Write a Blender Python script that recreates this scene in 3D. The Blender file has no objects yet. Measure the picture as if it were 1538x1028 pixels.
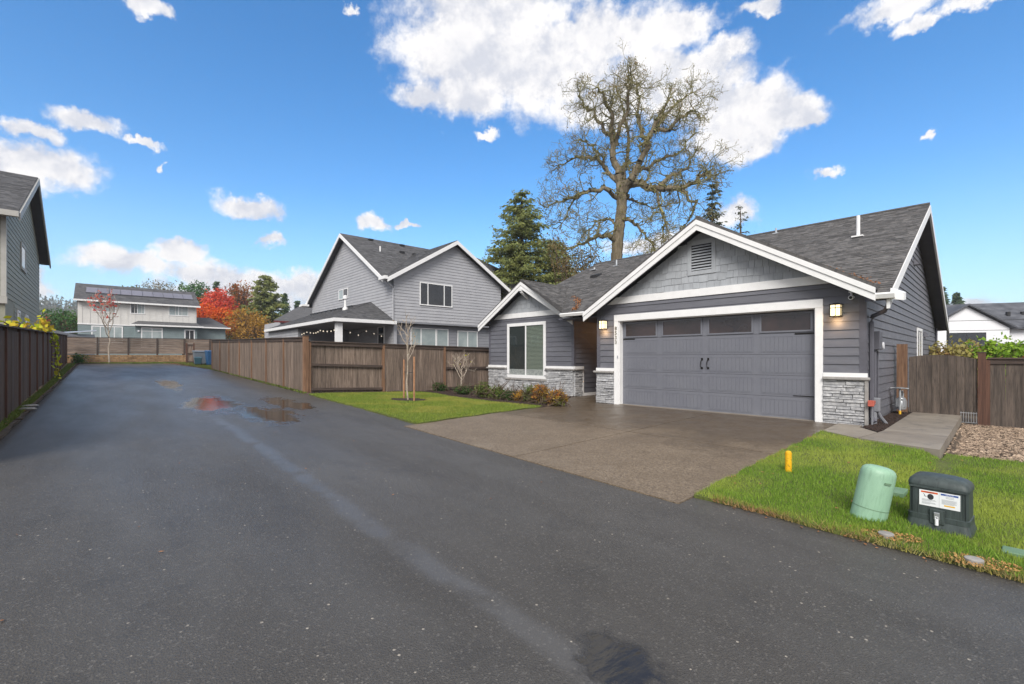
import bpy, bmesh, math, random
import numpy as np
from mathutils import Vector, Matrix
R = math.radians
random.seed(7)
rng = np.random.default_rng(7)
sc = bpy.context.scene
col = sc.collection

# ------------------------------------------------------------------ camera
cam = bpy.data.cameras.new('camera')
cam.sensor_width = 36
cam.lens = 690 / 1538 * 36
cam.shift_y = 23 / 1538
cam.clip_start = .05
cam.clip_end = 6000
co = bpy.data.objects.new('camera', cam)
co.location = (0, 0, 1.39)
co.rotation_euler = (R(90), 0, 0)
col.objects.link(co)
sc.camera = co
sc.render.resolution_x, sc.render.resolution_y = 1024, 684
sc.view_settings.view_transform = 'Standard'
sc.view_settings.look = 'None'
sc.view_settings.gamma = 1
sc.view_settings.use_curve_mapping = False
sc.view_settings.exposure = 0.90
sc.cycles.max_bounces = 6
sc.cycles.use_denoising = True

# ------------------------------------------------------------------ sun and sky
SUN_EL, SUN_AZ = R(40), R(190)
sl = bpy.data.lights.new('sun', 'SUN')
sl.energy = 2.2
sl.angle = R(30)
sl.color = (1, .955, .89)
so = bpy.data.objects.new('sun', sl)
sd = Vector((math.sin(SUN_AZ) * math.cos(SUN_EL), math.cos(SUN_AZ) * math.cos(SUN_EL), math.sin(SUN_EL)))
so.rotation_euler = sd.to_track_quat('Z', 'Y').to_euler()
so.location = sd * 50
col.objects.link(so)


class NT:
    """tiny node helper"""
    def __init__(s, tree):
        s.t = tree; s.n = tree.nodes; s.l = tree.links
    def new(s, typ, **kw):
        n = s.n.new(typ)
        for k, v in kw.items():
            setattr(n, k, v)
        return n
    def put(s, sock, v):
        if v is None: return
        if isinstance(v, bpy.types.NodeSocket): s.l.new(v, sock)
        else:
            if isinstance(v, (tuple, list)) and len(v) == 3 and sock.type == 'RGBA': v = (*v, 1)
            if isinstance(v, (int, float)) and sock.type == 'RGBA': v = (v, v, v, 1)
            sock.default_value = v
    def math(s, op, a, b=None, c=None, clamp=False):
        n = s.new('ShaderNodeMath', operation=op, use_clamp=clamp)
        s.put(n.inputs[0], a); s.put(n.inputs[1], b)
        if c is not None: s.put(n.inputs[2], c)
        return n.outputs[0]
    def mix(s, f, a, b, mode='MIX'):
        n = s.new('ShaderNodeMix', data_type='RGBA', blend_type=mode, clamp_factor=True)
        s.put(n.inputs[0], f); s.put(n.inputs[6], a); s.put(n.inputs[7], b)
        return n.outputs[2]
    def noise(s, vec, scale, detail=4, rough=.55, w=None, dist=0.):
        n = s.new('ShaderNodeTexNoise', noise_dimensions='4D' if w is not None else '3D')
        if vec is not None: s.put(n.inputs['Vector'], vec)
        if w is not None: s.put(n.inputs['W'], w)
        n.inputs['Scale'].default_value = scale; n.inputs['Detail'].default_value = detail
        n.inputs['Roughness'].default_value = rough; n.inputs['Distortion'].default_value = dist
        return n.outputs[0]
    def rng(s, v, a, b, c=0., d=1., smooth=False):
        n = s.new('ShaderNodeMapRange', interpolation_type='SMOOTHSTEP' if smooth else 'LINEAR')
        s.put(n.inputs[0], v)
        for i, x in enumerate((a, b, c, d)): s.put(n.inputs[i + 1], x)
        return n.outputs[0]
    def vmul(s, vec, sc3):
        n = s.new('ShaderNodeVectorMath', operation='MULTIPLY'); s.put(n.inputs[0], vec); s.put(n.inputs[1], sc3)
        return n.outputs[0]
    def bump(s, h, strength, dist=.02):
        n = s.new('ShaderNodeBump'); n.inputs['Strength'].default_value = strength; n.inputs['Distance'].default_value = dist
        s.put(n.inputs['Height'], h)
        return n.outputs[0]


def pixdir(u, v):
    x, z = (u - 769) / 690, (537 - v) / 690
    return math.atan2(x, 1), math.atan2(z, math.sqrt(1 + x * x))


world = bpy.data.worlds.new('World')
sc.world = world
world.use_nodes = True
W = NT(world.node_tree)
W.n.clear()
out = W.new('ShaderNodeOutputWorld')
bg = W.new('ShaderNodeBackground')
bg.inputs['Strength'].default_value = .13
sky = W.new('ShaderNodeTexSky', sky_type='NISHITA', sun_disc=False)
sky.sun_elevation = SUN_EL
sky.sun_rotation = SUN_AZ
sky.altitude = 100
sky.air_density = 1.0
sky.dust_density = .4
sky.ozone_density = 2.0
hs = W.new('ShaderNodeHueSaturation')
hs.inputs['Saturation'].default_value = 1.34
hs.inputs['Value'].default_value = .95
W.put(hs.inputs['Color'], sky.outputs[0])
tc = W.new('ShaderNodeTexCoord')
sep = W.new('ShaderNodeSeparateXYZ')
W.put(sep.inputs[0], tc.outputs['Generated'])
DX, DY, DZ = sep.outputs
az = W.math('ARCTAN2', DX, DY)
el = W.math('ARCSINE', DZ)
# domain warp
wn = W.new('ShaderNodeTexNoise'); wn.inputs['Scale'].default_value = 11; wn.inputs['Detail'].default_value = 8; wn.inputs['Roughness'].default_value = .65
W.put(wn.inputs['Vector'], tc.outputs['Generated'])
ws = W.new('ShaderNodeSeparateColor'); W.put(ws.inputs[0], wn.outputs['Color'])
azw = W.math('ADD', az, W.math('MULTIPLY', W.math('SUBTRACT', ws.outputs[0], .5), .11))
elw = W.math('ADD', el, W.math('MULTIPLY', W.math('SUBTRACT', ws.outputs[1], .5), .10))
CL = [(690, 75, 105, 80), (800, 105, 160, 92), (735, 15, 150, 60), (900, 60, 150, 60), (1010, 40, 70, 28), (900, 160, 130, 45), (1040, 140, 110, 55),
      (1175, 175, 85, 30), (1110, 215, 60, 32), (640, 150, 60, 22), (980, 110, 110, 50), (700, 150, 90, 45), (1050, 90, 90, 34), (1095, 165, 95, 45), (1160, 185, 95, 34), (1090, 205, 80, 34), (1215, 185, 40, 18),
      (1350, 8, 105, 26), (1375, 38, 50, 16), (1150, 2, 50, 14), (1470, -5, 80, 18),
      (45, 195, 50, 17), (130, 185, 62, 20), (40, 250, 105, 42), (-60, 245, 90, 48),
      (372, 312, 50, 19), (412, 368, 28, 14), (215, 8, 34, 18), (195, 393, 80, 26), (265, 378, 50, 16), (290, 408, 60, 25), (375, 425, 95, 28), (455, 430, 75, 25), (370, 450, 150, 30),
      (560, 338, 26, 11), (1233, 258, 30, 8), (1105, 325, 46, 22), (985, 368, 75, 20), (1455, 460, 75, 17), (1400, 470, 60, 18), (525, 16, 13, 9), (210, 218, 28, 7),
      (610, 335, 26, 5), (55, 425, 30, 40), (730, 208, 22, 8), (240, 245, 9, 5), (1400, 206, 15, 8), (490, 170, 0.1, 0.1)]
m = None; vert = None
for (u, v, w_, h_) in CL[:-1]:
    a0, e0 = pixdir(u, v)
    a1, _ = pixdir(u + w_, v); _, e1 = pixdir(u, v - h_)
    dx = W.math('MULTIPLY', W.math('SUBTRACT', azw, a0), 1 / max(1e-3, a1 - a0))
    dy = W.math('MULTIPLY', W.math('SUBTRACT', elw, e0), 1 / max(1e-3, e1 - e0))
    r = W.math('SUBTRACT', 1.0, W.math('SQRT', W.math('ADD', W.math('MULTIPLY', dx, dx), W.math('MULTIPLY', dy, dy))))
    m = r if m is None else W.math('MAXIMUM', m, r)
fb = W.math('ADD', W.math('MULTIPLY', W.noise(tc.outputs['Generated'], 8, 10, .66), .8), W.math('MULTIPLY', W.noise(tc.outputs['Generated'], 27, 7, .7), .2))
off = W.new('ShaderNodeVectorMath', operation='ADD')
W.put(off.inputs[0], tc.outputs['Generated']); off.inputs[1].default_value = (-.01, 0, .035)
fb2 = W.math('ADD', W.math('MULTIPLY', W.noise(off.outputs[0], 8, 10, .66), .8), W.math('MULTIPLY', W.noise(off.outputs[0], 27, 7, .7), .2))
# unseen cloud beyond the frame, thickened behind and overhead for soft neutral fill light
big = W.noise(tc.outputs['Generated'], 2.2, 7, .6)
beyond = W.math('MAXIMUM', W.rng(W.math('ABSOLUTE', az), .92, 1.3, smooth=True), W.rng(el, .66, .9, smooth=True))
m2 = W.math('SUBTRACT', W.math('MULTIPLY', W.math('ADD', W.math('MULTIPLY', W.math('SUBTRACT', big, .36), 4.0), 1.1), beyond), W.math('MULTIPLY', W.math('SUBTRACT', 1.0, beyond), 1.0))
m = W.math('MAXIMUM', W.math('MAXIMUM', m, m2), -1.0)
dens0 = W.math('ADD', m, W.math('MULTIPLY', W.math('SUBTRACT', fb, .455), 2.5))
dens = W.rng(dens0, -.05, .62, smooth=True)
shade = W.rng(W.math('SUBTRACT', fb, fb2), -.11, .10, smooth=True)
thick = W.rng(dens0, .35, 1.4, 1.0, .5)
lit = W.math('MULTIPLY', shade, thick)
ccol = W.mix(lit, (3.0, 3.1, 3.45, 1), (4.9, 4.75, 4.62, 1))
# a pale band of thin cloud and mist towards the horizon
hz = W.rng(el, -.02,   .34, .52, .0, smooth=True)
skyc = W.mix(hz, hs.outputs[0], (2.1, 3.4, 4.8, 1))
fin = W.mix(dens, skyc, ccol)
W.put(bg.inputs['Color'], fin)
W.put(out.inputs['Surface'], bg.outputs[0])

# ------------------------------------------------------------------ helpers
HA, LA = R(-46.7), R(41.7)
HO = (7.11, 9.24)


def srgb(r, g, b, k=1.0):
    f = lambda c: (c / 255 / 12.92 if c / 255 <= .04045 else ((c / 255 + .055) / 1.055) ** 2.4) * k
    return (f(r), f(g), f(b))


def mat(name, c1, c2=None, scale=3, rough=.7, bump=0., bscale=60, bdist=.01, rnd=0., island=0., metal=0., spec=.5, stretch=None, coat=0., detail=5, lo=.35, hi=.65, c3=None, rvar=0.):
    m_ = bpy.data.materials.new(name); m_.use_nodes = True
    T = NT(m_.node_tree); T.n.clear()
    o = T.new('ShaderNodeOutputMaterial'); p = T.new('ShaderNodeBsdfPrincipled')
    t = T.new('ShaderNodeTexCoord'); oi = T.new('ShaderNodeObjectInfo')
    v = t.outputs['Object']
    if stretch: v = T.vmul(v, stretch)
    w = T.math('MULTIPLY', oi.outputs['Random'], 37.0)
    c = (*c1, 1)
    if c2 is not None:
        f = T.rng(T.noise(v, scale, detail, .6, w), lo, hi)
        c = T.mix(f, (*c1, 1), (*c2, 1))
    if c3 is not None:
        f = T.rng(T.noise(v, scale * 3.1, detail, .6, w), .52, .7)
        c = T.mix(f, c, (*c3, 1))
    k = None
    if rnd: k = T.rng(oi.outputs['Random'], 0, 1, 1 - rnd, 1 + rnd)
    if island:
        g = T.new('ShaderNodeNewGeometry')
        k2 = T.rng(g.outputs['Random Per Island'], 0, 1, 1 - island, 1 + island)
        k = k2 if k is None else T.math('MULTIPLY', k, k2)
    if k is not None:
        cc = T.new('ShaderNodeCombineColor')
        for i in range(3): T.put(cc.inputs[i], k)
        c = T.mix(1.0, c, cc.outputs[0], 'MULTIPLY')
    T.put(p.inputs['Base Color'], c)
    if rvar:
        T.put(p.inputs['Roughness'], T.rng(T.noise(v, scale * 2, 3, .6, w), .3, .7, rough - rvar, rough + rvar))
    else: p.inputs['Roughness'].default_value = rough
    p.inputs['Metallic'].default_value = metal
    p.inputs['Specular IOR Level'].default_value = spec
    if coat: p.inputs['Coat Weight'].default_value = coat; p.inputs['Coat Roughness'].default_value = .15
    if bump: T.put(p.inputs['Normal'], T.bump(T.noise(v, bscale, 4, .6, w), bump, bdist))
    T.put(o.inputs['Surface'], p.outputs[0])
    return m_


def rot2(p, a):
    return (p[0] * math.cos(a) - p[1] * math.sin(a), p[0] * math.sin(a) + p[1] * math.cos(a))


def h2w(x, y):
    q = rot2((x, y), HA); return (HO[0] + q[0], HO[1] + q[1])


def w2h(x, y):
    return rot2((x - HO[0], y - HO[1]), -HA)


def l2w(n, s): return rot2((n, s), LA)
def w2l(x, y): return rot2((x, y), -LA)


def gh(x, y):
    n, s = w2l(x, y)
    zl = -.2 + .0265 * min(s, 47)
    if n <= 4.8: return zl
    w = max(0., 1 - (n - 4.8) / 6)
    hx, hy = w2h(x, y)
    yard = max(0., zl - .25)
    if hx > 1.05: yard = -.18 * min(1, (hx - 1.05) / .25)
    return zl * w + yard * (1 - w)


class MB:
    def __init__(s, T=None):
        s.v = []; s.f = []; s.T = T
    def pt(s, p):
        s.v.append(s.T(*p) if s.T else tuple(p)); return len(s.v) - 1
    def face(s, pts): s.f.append([s.pt(p) for p in pts])
    def box(s, x0, x1, y0, y1, z0, z1):
        i = [s.pt(p) for p in ((x0, y0, z0), (x1, y0, z0), (x1, y1, z0), (x0, y1, z0), (x0, y0, z1), (x1, y0, z1), (x1, y1, z1), (x0, y1, z1))]
        for q in ((3, 2, 1, 0), (4, 5, 6, 7), (0, 1, 5, 4), (1, 2, 6, 5), (2, 3, 7, 6), (3, 0, 4, 7)): s.f.append([i[k] for k in q])
        return s
    def hull2(s, bot, top):
        """prism between two equal-length loops"""
        n = len(bot); b = [s.pt(p) for p in bot]; t = [s.pt(p) for p in top]
        s.f.append(b[::-1]); s.f.append(t)
        for i in range(n): s.f.append([b[i], b[(i + 1) % n], t[(i + 1) % n], t[i]])
        return s
    def prism(s, pts, axis, a, b):
        """polygon pts (2D) extruded along axis from a to b; axis 0: pts=(y,z) 1: (x,z) 2: (x,y)"""
        f = {0: lambda p, c: (c, p[0], p[1]), 1: lambda p, c: (p[0], c, p[1]), 2: lambda p, c: (p[0], p[1], c)}[axis]
        return s.hull2([f(p, a) for p in pts], [f(p, b) for p in pts])
    def tube(s, path, r, n=8, caps=True, r2=None):
        path = [Vector(p) for p in path]; rings = []
        for i, p in enumerate(path):
            d = (path[min(i + 1, len(path) - 1)] - path[max(i - 1, 0)]).normalized()
            a = d.orthogonal().normalized() if abs(d.z) < .99 else Vector((1, 0, 0))
            if abs(d.z) < .99: a = Vector((0, 0, 1)).cross(d).normalized()
            b = d.cross(a)
            rr = r if r2 is None else r + (r2 - r) * i / (len(path) - 1)
            rings.append([s.pt(p + (a * math.cos(t) + b * math.sin(t)) * rr) for t in [2 * math.pi * k / n for k in range(n)]])
        for i in range(len(rings) - 1):
            for k in range(n): s.f.append([rings[i][k], rings[i][(k + 1) % n], rings[i + 1][(k + 1) % n], rings[i + 1][k]])
        if caps: s.f.append(rings[0][::-1]); s.f.append(rings[-1])
        return s
    def lathe(s, prof, c=(0, 0, 0), n=20, sx=1, sy=1):
        rings = []
        for (r, z) in prof:
            rings.append([s.pt((c[0] + r * sx * math.cos(2 * math.pi * k / n), c[1] + r * sy * math.sin(2 * math.pi * k / n), c[2] + z)) for k in range(n)])
        for i in range(len(rings) - 1):
            for k in range(n): s.f.append([rings[i][k], rings[i][(k + 1) % n], rings[i + 1][(k + 1) % n], rings[i + 1][k]])
        s.f.append(rings[0][::-1]); s.f.append(rings[-1])
        return s
    def mesh(s, name, m_, bevel=0., smooth=False):
        me = bpy.data.meshes.new(name)
        bm = bmesh.new()
        vs = [bm.verts.new(v) for v in s.v]
        for f in s.f:
            try: bm.faces.new([vs[i] for i in f])
            except ValueError: pass
        bmesh.ops.recalc_face_normals(bm, faces=bm.faces)
        if bevel:
            bmesh.ops.bevel(bm, geom=list(bm.edges), offset=bevel, segments=1, affect='EDGES')
        if smooth:
            for f in bm.faces: f.smooth = True
        bm.to_mesh(me); bm.free()
        if m_ is not None: me.materials.append(m_)
        if smooth: me.set_sharp_from_angle(angle=R(40))
        return me
    def build(s, name, m_, parent=None, bevel=0., smooth=False, kind=None):
        return link(name, s.mesh(name, m_, bevel, smooth), parent, kind=kind)


def link(name, me, parent=None, loc=None, rz=None, kind=None, scale=None):
    o = bpy.data.objects.new(name, me)
    if parent is not None: o.parent = parent
    if loc is not None: o.location = loc
    if rz is not None: o.rotation_euler = (0, 0, rz) if not isinstance(rz, tuple) else rz
    if scale is not None: o.scale = scale
    if kind: o['kind'] = kind
    col.objects.link(o)
    return o


def tag(o, label=None, cat=None, group=None, kind=None):
    if label: o['label'] = label
    if cat: o['category'] = cat
    if group: o['group'] = group
    if kind: o['kind'] = kind
    return o


def thing(name, label, cat, loc=(0, 0, 0), rz=0., group=None):
    return tag(link(name, None, None, loc, rz), label, cat, group)


def copy_tree(o, parent=None):
    c = o.copy(); col.objects.link(c)
    if parent is not None: c.parent = parent
    for ch in list(o.children): copy_tree(ch, c)
    return c


def text_part(body, size, name, m_, parent, loc, rot, ext=.0006):
    cu = bpy.data.curves.new('lettering', 'FONT'); cu.body = body; cu.size = size; cu.extrude = ext; cu.align_x = 'CENTER'; cu.align_y = 'CENTER'
    cu.resolution_u = 3
    tmp = bpy.data.objects.new('lettering', cu); col.objects.link(tmp)
    bpy.context.view_layer.update()
    me = bpy.data.meshes.new_from_object(tmp.evaluated_get(bpy.context.evaluated_depsgraph_get()))
    bpy.data.objects.remove(tmp); bpy.data.curves.remove(cu)
    me.materials.clear(); me.materials.append(m_)
    return link(name, me, parent, loc, rot)


def npmesh(name, verts, tris, m_, quads=False, smooth=False):
    """fast mesh from numpy arrays"""
    k = 4 if quads else 3
    me = bpy.data.meshes.new(name)
    verts = np.asarray(verts, dtype=np.float32); tris = np.asarray(tris, dtype=np.int32)
    me.vertices.add(len(verts)); me.vertices.foreach_set('co', verts.ravel())
    me.loops.add(tris.size); me.loops.foreach_set('vertex_index', tris.ravel())
    me.polygons.add(len(tris)); me.polygons.foreach_set('loop_start', np.arange(0, tris.size, k, dtype=np.int32))
    me.polygons.foreach_set('loop_total', np.full(len(tris), k, dtype=np.int32))
    me.polygons.foreach_set('use_smooth', np.full(len(tris), bool(smooth)))
    me.materials.append(m_); me.update(calc_edges=True)
    return me


def sheet(name, poly, off, m_, step=.5, skirt=.12, zf=None, kind='structure', jit=0.):
    """ground sheet over a world polygon, draped on the terrain, with a down-turned edge"""
    zf = zf or gh
    bm = bmesh.new()
    vs = [bm.verts.new((p[0], p[1], 0)) for p in poly]
    bm.faces.new(vs)
    xs = [p[0] for p in poly]; ys = [p[1] for p in poly]
    for ax, lo, hi in ((0, min(xs), max(xs)), (1, min(ys), max(ys))):
        t = lo + step
        while t < hi:
            cc = [0, 0, 0]; cc[ax] = t; nn = [0, 0, 0]; nn[ax] = 1
            bmesh.ops.bisect_plane(bm, geom=bm.verts[:] + bm.edges[:] + bm.faces[:], plane_co=cc, plane_no=nn)
            t += step
    edges = [e for e in bm.edges if e.is_boundary]
    for v in bm.verts: v.co.z = zf(v.co.x, v.co.y) + off + (random.uniform(-jit, jit) if jit else 0)
    if skirt:
        ex = bmesh.ops.extrude_edge_only(bm, edges=edges)
        for g in ex['geom']:
            if isinstance(g, bmesh.types.BMVert): g.co.z -= skirt
    bmesh.ops.recalc_face_normals(bm, faces=bm.faces)
    up = sum(f.normal.z * f.calc_area() for f in bm.faces)
    if up < 0: bmesh.ops.reverse_faces(bm, faces=bm.faces)
    me = bpy.data.meshes.new(name); bm.to_mesh(me); bm.free()
    me.materials.append(m_)
    o = link(name, me)
    if kind: o['kind'] = kind
    return o


def inpoly(P, poly):
    x, y = P[:, 0], P[:, 1]; r = np.zeros(len(P), bool); n = len(poly)
    for i in range(n):
        x1, y1 = poly[i]; x2, y2 = poly[(i + 1) % n]
        c = ((y1 > y) != (y2 > y)) & (x < (x2 - x1) * (y - y1) / (y2 - y1 + 1e-12) + x1)
        r ^= c
    return r


def sample(poly, n, seed=0):
    g = np.random.default_rng(seed); p = np.array(poly)
    lo, hi = p.min(0), p.max(0); out_ = []
    tot = 0
    while tot < n:
        q = lo + (hi - lo) * g.random((n, 2)); q = q[inpoly(q, poly)]
        out_.append(q); tot += len(q)
    return np.concatenate(out_)[:n]


def wob(poly, step=.25, amp=.04, closed=True):
    """re-sample a polygon with a slightly ragged edge"""
    r = []; n = len(poly)
    for i in range(n):
        a, b = poly[i], poly[(i + 1) % n]
        L_ = math.hypot(b[0] - a[0], b[1] - a[1]); k = max(1, int(L_ / step))
        for j in range(k):
            t = j / k
            w_ = amp if j else 0
            r.append((a[0] + (b[0] - a[0]) * t + random.uniform(-w_, w_), a[1] + (b[1] - a[1]) * t + random.uniform(-w_, w_)))
    return r


# ------------------------------------------------------------------ materials
def asphalt_mat():
    m_ = bpy.data.materials.new('wet_asphalt'); m_.use_nodes = True
    T = NT(m_.node_tree); T.n.clear()
    o = T.new('ShaderNodeOutputMaterial'); p = T.new('ShaderNodeBsdfPrincipled')
    t = T.new('ShaderNodeTexCoord'); v = t.outputs['Object']
    s = T.new('ShaderNodeSeparateXYZ'); T.put(s.inputs[0], v)
    X, S, _ = s.outputs
    wv = T.noise(v, .55, 4, .6)
    fine = T.noise(v, 120, 3, .7)
    vor = T.new('ShaderNodeTexVoronoi'); vor.inputs['Scale'].default_value = 95; T.put(vor.inputs['Vector'], v)
    vor2 = T.new('ShaderNodeTexVoronoi'); vor2.inputs['Scale'].default_value = 28; T.put(vor2.inputs['Vector'], v)
    vc = T.new('ShaderNodeSeparateColor'); T.put(vc.inputs[0], vor.outputs['Color'])
    v2 = T.new('ShaderNodeSeparateColor'); T.put(v2.inputs[0], vor2.outputs['Color'])
    # the shallow gully down the middle of the lane, where the water collects
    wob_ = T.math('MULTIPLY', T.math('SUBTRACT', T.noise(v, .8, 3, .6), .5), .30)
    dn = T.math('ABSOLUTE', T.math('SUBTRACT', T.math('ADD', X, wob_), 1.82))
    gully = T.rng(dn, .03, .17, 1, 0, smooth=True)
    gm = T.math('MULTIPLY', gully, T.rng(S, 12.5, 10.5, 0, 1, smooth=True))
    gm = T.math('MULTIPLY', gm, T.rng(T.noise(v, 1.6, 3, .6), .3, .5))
    def blob(cx, cy, rx, ry, nsc=1.3, k=1.5):
        a = T.math('MULTIPLY', T.math('SUBTRACT', X, cx), 1 / rx); b = T.math('MULTIPLY', T.math('SUBTRACT', S, cy), 1 / ry)
        d = T.math('SQRT', T.math('ADD', T.math('MULTIPLY', a, a), T.math('MULTIPLY', b, b)))
        return T.rng(T.math('ADD', d, T.math('MULTIPLY', T.math('SUBTRACT', T.noise(T.vmul(v, (1.6, .9, 1)), nsc, 6, .75), .5), k)), .55, 1.1, 1, 0, smooth=True)
    pud = blob(2.15, 14.3, .7, 2.4, 1.6, 2.6)
    for a in ((2.8, 11.4, .55, 1.8, 1.6, 2.6), (1.9, 22, .4, 3.0, 1.6, 2.4), (1.98, 1.40, .24, .30, 5, 1.6), (3.7, 13.2, .45, 1.9, 1.6, 2.8)): pud = T.math('MAXIMUM', pud, blob(*a))
    base = T.mix(T.rng(fine, .35, .65), (*srgb(49, 46, 43), 1), (*srgb(76, 72, 66), 1))
    base = T.mix(T.rng(T.noise(T.vmul(v, (1, .3, 1)), .9, 5, .65), .35, .65, 0, .6), base, (*srgb(86, 84, 81), 1))
    base = T.mix(T.rng(T.noise(v, 2.3, 6, .7), .54, .72, 0, .5), base, (*srgb(52, 50, 48), 1))
    base = T.mix(T.rng(vc.outputs[0], .90, .99, 0, .40), base, (*srgb(128, 124, 118), 1))
    base = T.mix(T.math('MULTIPLY', T.rng(v2.outputs[0], .965, .98), T.rng(vor2.outputs['Distance'], .26, .18)), base, (*srgb(160, 152, 140), 1))
    base = T.mix(T.math('MULTIPLY', gm, .22), base, (*srgb(104, 104, 105), 1))  # lighter grey painted along the gully for the sheen of its water
    base = T.mix(pud, base, (*srgb(44, 41, 37), 1))
    wet = T.rng(T.noise(T.vmul(v, (1.5, .35, 1)), .6, 4, .6), .35, .65, .54, .40)
    far = T.rng(S, 6, 26, 0, -.06)
    rg = T.math('ADD', wet, far)
    rg = T.mix(T.math('MULTIPLY', gm, .8), rg, .36)
    rg = T.mix(pud, rg, .07)
    T.put(p.inputs['Base Color'], base); T.put(p.inputs['Roughness'], rg)
    p.inputs['Specular IOR Level'].default_value = .5
    hgt = T.math('ADD', T.math('MULTIPLY', vor.outputs['Distance'], .8), T.math('MULTIPLY', fine, .8))
    st = T.math('MULTIPLY', T.math('SUBTRACT', 1.0, T.math('MAXIMUM', pud, T.math('MULTIPLY', gm, .75))), .5)
    b = T.new('ShaderNodeBump'); b.inputs['Distance'].default_value = .012
    T.put(b.inputs['Height'], hgt); T.put(b.inputs['Strength'], T.math('MULTIPLY', st, T.rng(S, 2, 20, 1, .35)))
    b2 = T.new('ShaderNodeBump'); b2.inputs['Distance'].default_value = .01; b2.inputs['Strength'].default_value = .12
    T.put(b2.inputs['Height'], T.noise(T.vmul(v, (1, 2.5, 1)), 9, 3, .5)); T.put(b2.inputs['Normal'], b.outputs[0])
    T.put(p.inputs['Normal'], b2.outputs[0])
    T.put(o.inputs['Surface'], p.outputs[0])
    return m_


def drive_mat():
    """exposed aggregate, still wet towards the garage and drying in patches"""
    m_ = bpy.data.materials.new('exposed_aggregate'); m_.use_nodes = True
    T = NT(m_.node_tree); T.n.clear()
    o = T.new('ShaderNodeOutputMaterial'); p = T.new('ShaderNodeBsdfPrincipled'); t = T.new('ShaderNodeTexCoord'); v = t.outputs['Object']
    s_ = T.new('ShaderNodeSeparateXYZ'); T.put(s_.inputs[0], v)
    hy = T.math('ADD', T.math('MULTIPLY', T.math('SUBTRACT', s_.outputs[0], 7.11), .728), T.math('MULTIPLY', T.math('SUBTRACT', s_.outputs[1], 9.24), .685))
    wet = T.rng(T.math('ADD', hy, T.math('MULTIPLY', T.math('SUBTRACT', T.noise(v, .55, 5, .62), .5), 9.0)), -5.2, -2.4, smooth=True)
    vo = T.new('ShaderNodeTexVoronoi'); vo.inputs['Scale'].default_value = 60; T.put(vo.inputs['Vector'], v)
    vc = T.new('ShaderNodeSeparateColor'); T.put(vc.inputs[0], vo.outputs['Color'])
    c = T.mix(vc.outputs[0], (*srgb(88, 75, 60), 1), (*srgb(136, 121, 102), 1))
    c = T.mix(T.rng(T.noise(v, 1.6, 6, .65), .35, .65, 0, .5), c, (*srgb(92, 78, 61), 1))
    c = T.mix(T.rng(T.noise(v, .9, 5, .7), .56, .72, 0, .3), c, (*srgb(142, 131, 115), 1))
    d = T.mix(1.0, c, (.62, .60, .58, 1), 'MULTIPLY')
    T.put(p.inputs['Base Color'], T.mix(wet, c, d)); T.put(p.inputs['Roughness'], T.mix(wet, .58, T.rng(T.noise(v, 2.5, 4, .6), .35, .65, .28, .46)))
    b = T.new('ShaderNodeBump'); b.inputs['Distance'].default_value = .008; b.inputs['Strength'].default_value = .5; T.put(b.inputs['Height'], vo.outputs['Distance']); T.put(p.inputs['Normal'], b.outputs[0])
    T.put(o.inputs['Surface'], p.outputs[0])
    return m_


def glass_mat(name, tint=(.6, .65, .65), k=.08):
    m_ = bpy.data.materials.new(name); m_.use_nodes = True
    T = NT(m_.node_tree); T.n.clear()
    o = T.new('ShaderNodeOutputMaterial'); g = T.new('ShaderNodeBsdfGlossy'); tr = T.new('ShaderNodeBsdfTransparent'); mx = T.new('ShaderNodeMixShader')
    fr = T.new('ShaderNodeLayerWeight'); fr.inputs[0].default_value = .5
    g.inputs['Roughness'].default_value = .02; T.put(tr.inputs['Color'], (*tint, 1))
    T.put(mx.inputs[0], T.math('ADD', T.math('MULTIPLY', T.math('POWER', fr.outputs[1], 3.5), .8), k)); T.put(mx.inputs[1], tr.outputs[0]); T.put(mx.inputs[2], g.outputs[0])
    T.put(o.inputs['Surface'], mx.outputs[0])
    return m_


def emit_mat(name, c, e):
    m_ = bpy.data.materials.new(name); m_.use_nodes = True
    p = m_.node_tree.nodes['Principled BSDF']
    p.inputs['Base Color'].default_value = (*c, 1); p.inputs['Emission Color'].default_value = (*c, 1); p.inputs['Emission Strength'].default_value = e
    return m_


def leaf_mat(name, c1, c2, c3=None, rough=.6, trans=.25):
    """foliage: tone varies leaf by leaf and over the crown by noise"""
    m_ = bpy.data.materials.new(name); m_.use_nodes = True
    T = NT(m_.node_tree); T.n.clear()
    o = T.new('ShaderNodeOutputMaterial'); p = T.new('ShaderNodeBsdfPrincipled')
    g = T.new('ShaderNodeNewGeometry'); t = T.new('ShaderNodeTexCoord')
    c = T.mix(g.outputs['Random Per Island'], (*c1, 1), (*c2, 1))
    if c3 is not None: c = T.mix(T.rng(T.noise(t.outputs['Object'], .7, 4, .6), .45, .6), c, (*c3, 1))
    T.put(p.inputs['Base Color'], c); p.inputs['Roughness'].default_value = rough
    p.inputs['Specular IOR Level'].default_value = .25
    tl = T.new('ShaderNodeBsdfTranslucent'); T.put(tl.inputs['Color'], c)
    mx = T.new('ShaderNodeMixShader'); mx.inputs[0].default_value = trans
    T.put(mx.inputs[1], p.outputs[0]); T.put(mx.inputs[2], tl.outputs[0]); T.put(o.inputs['Surface'], mx.outputs[0])
    return m_


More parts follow.
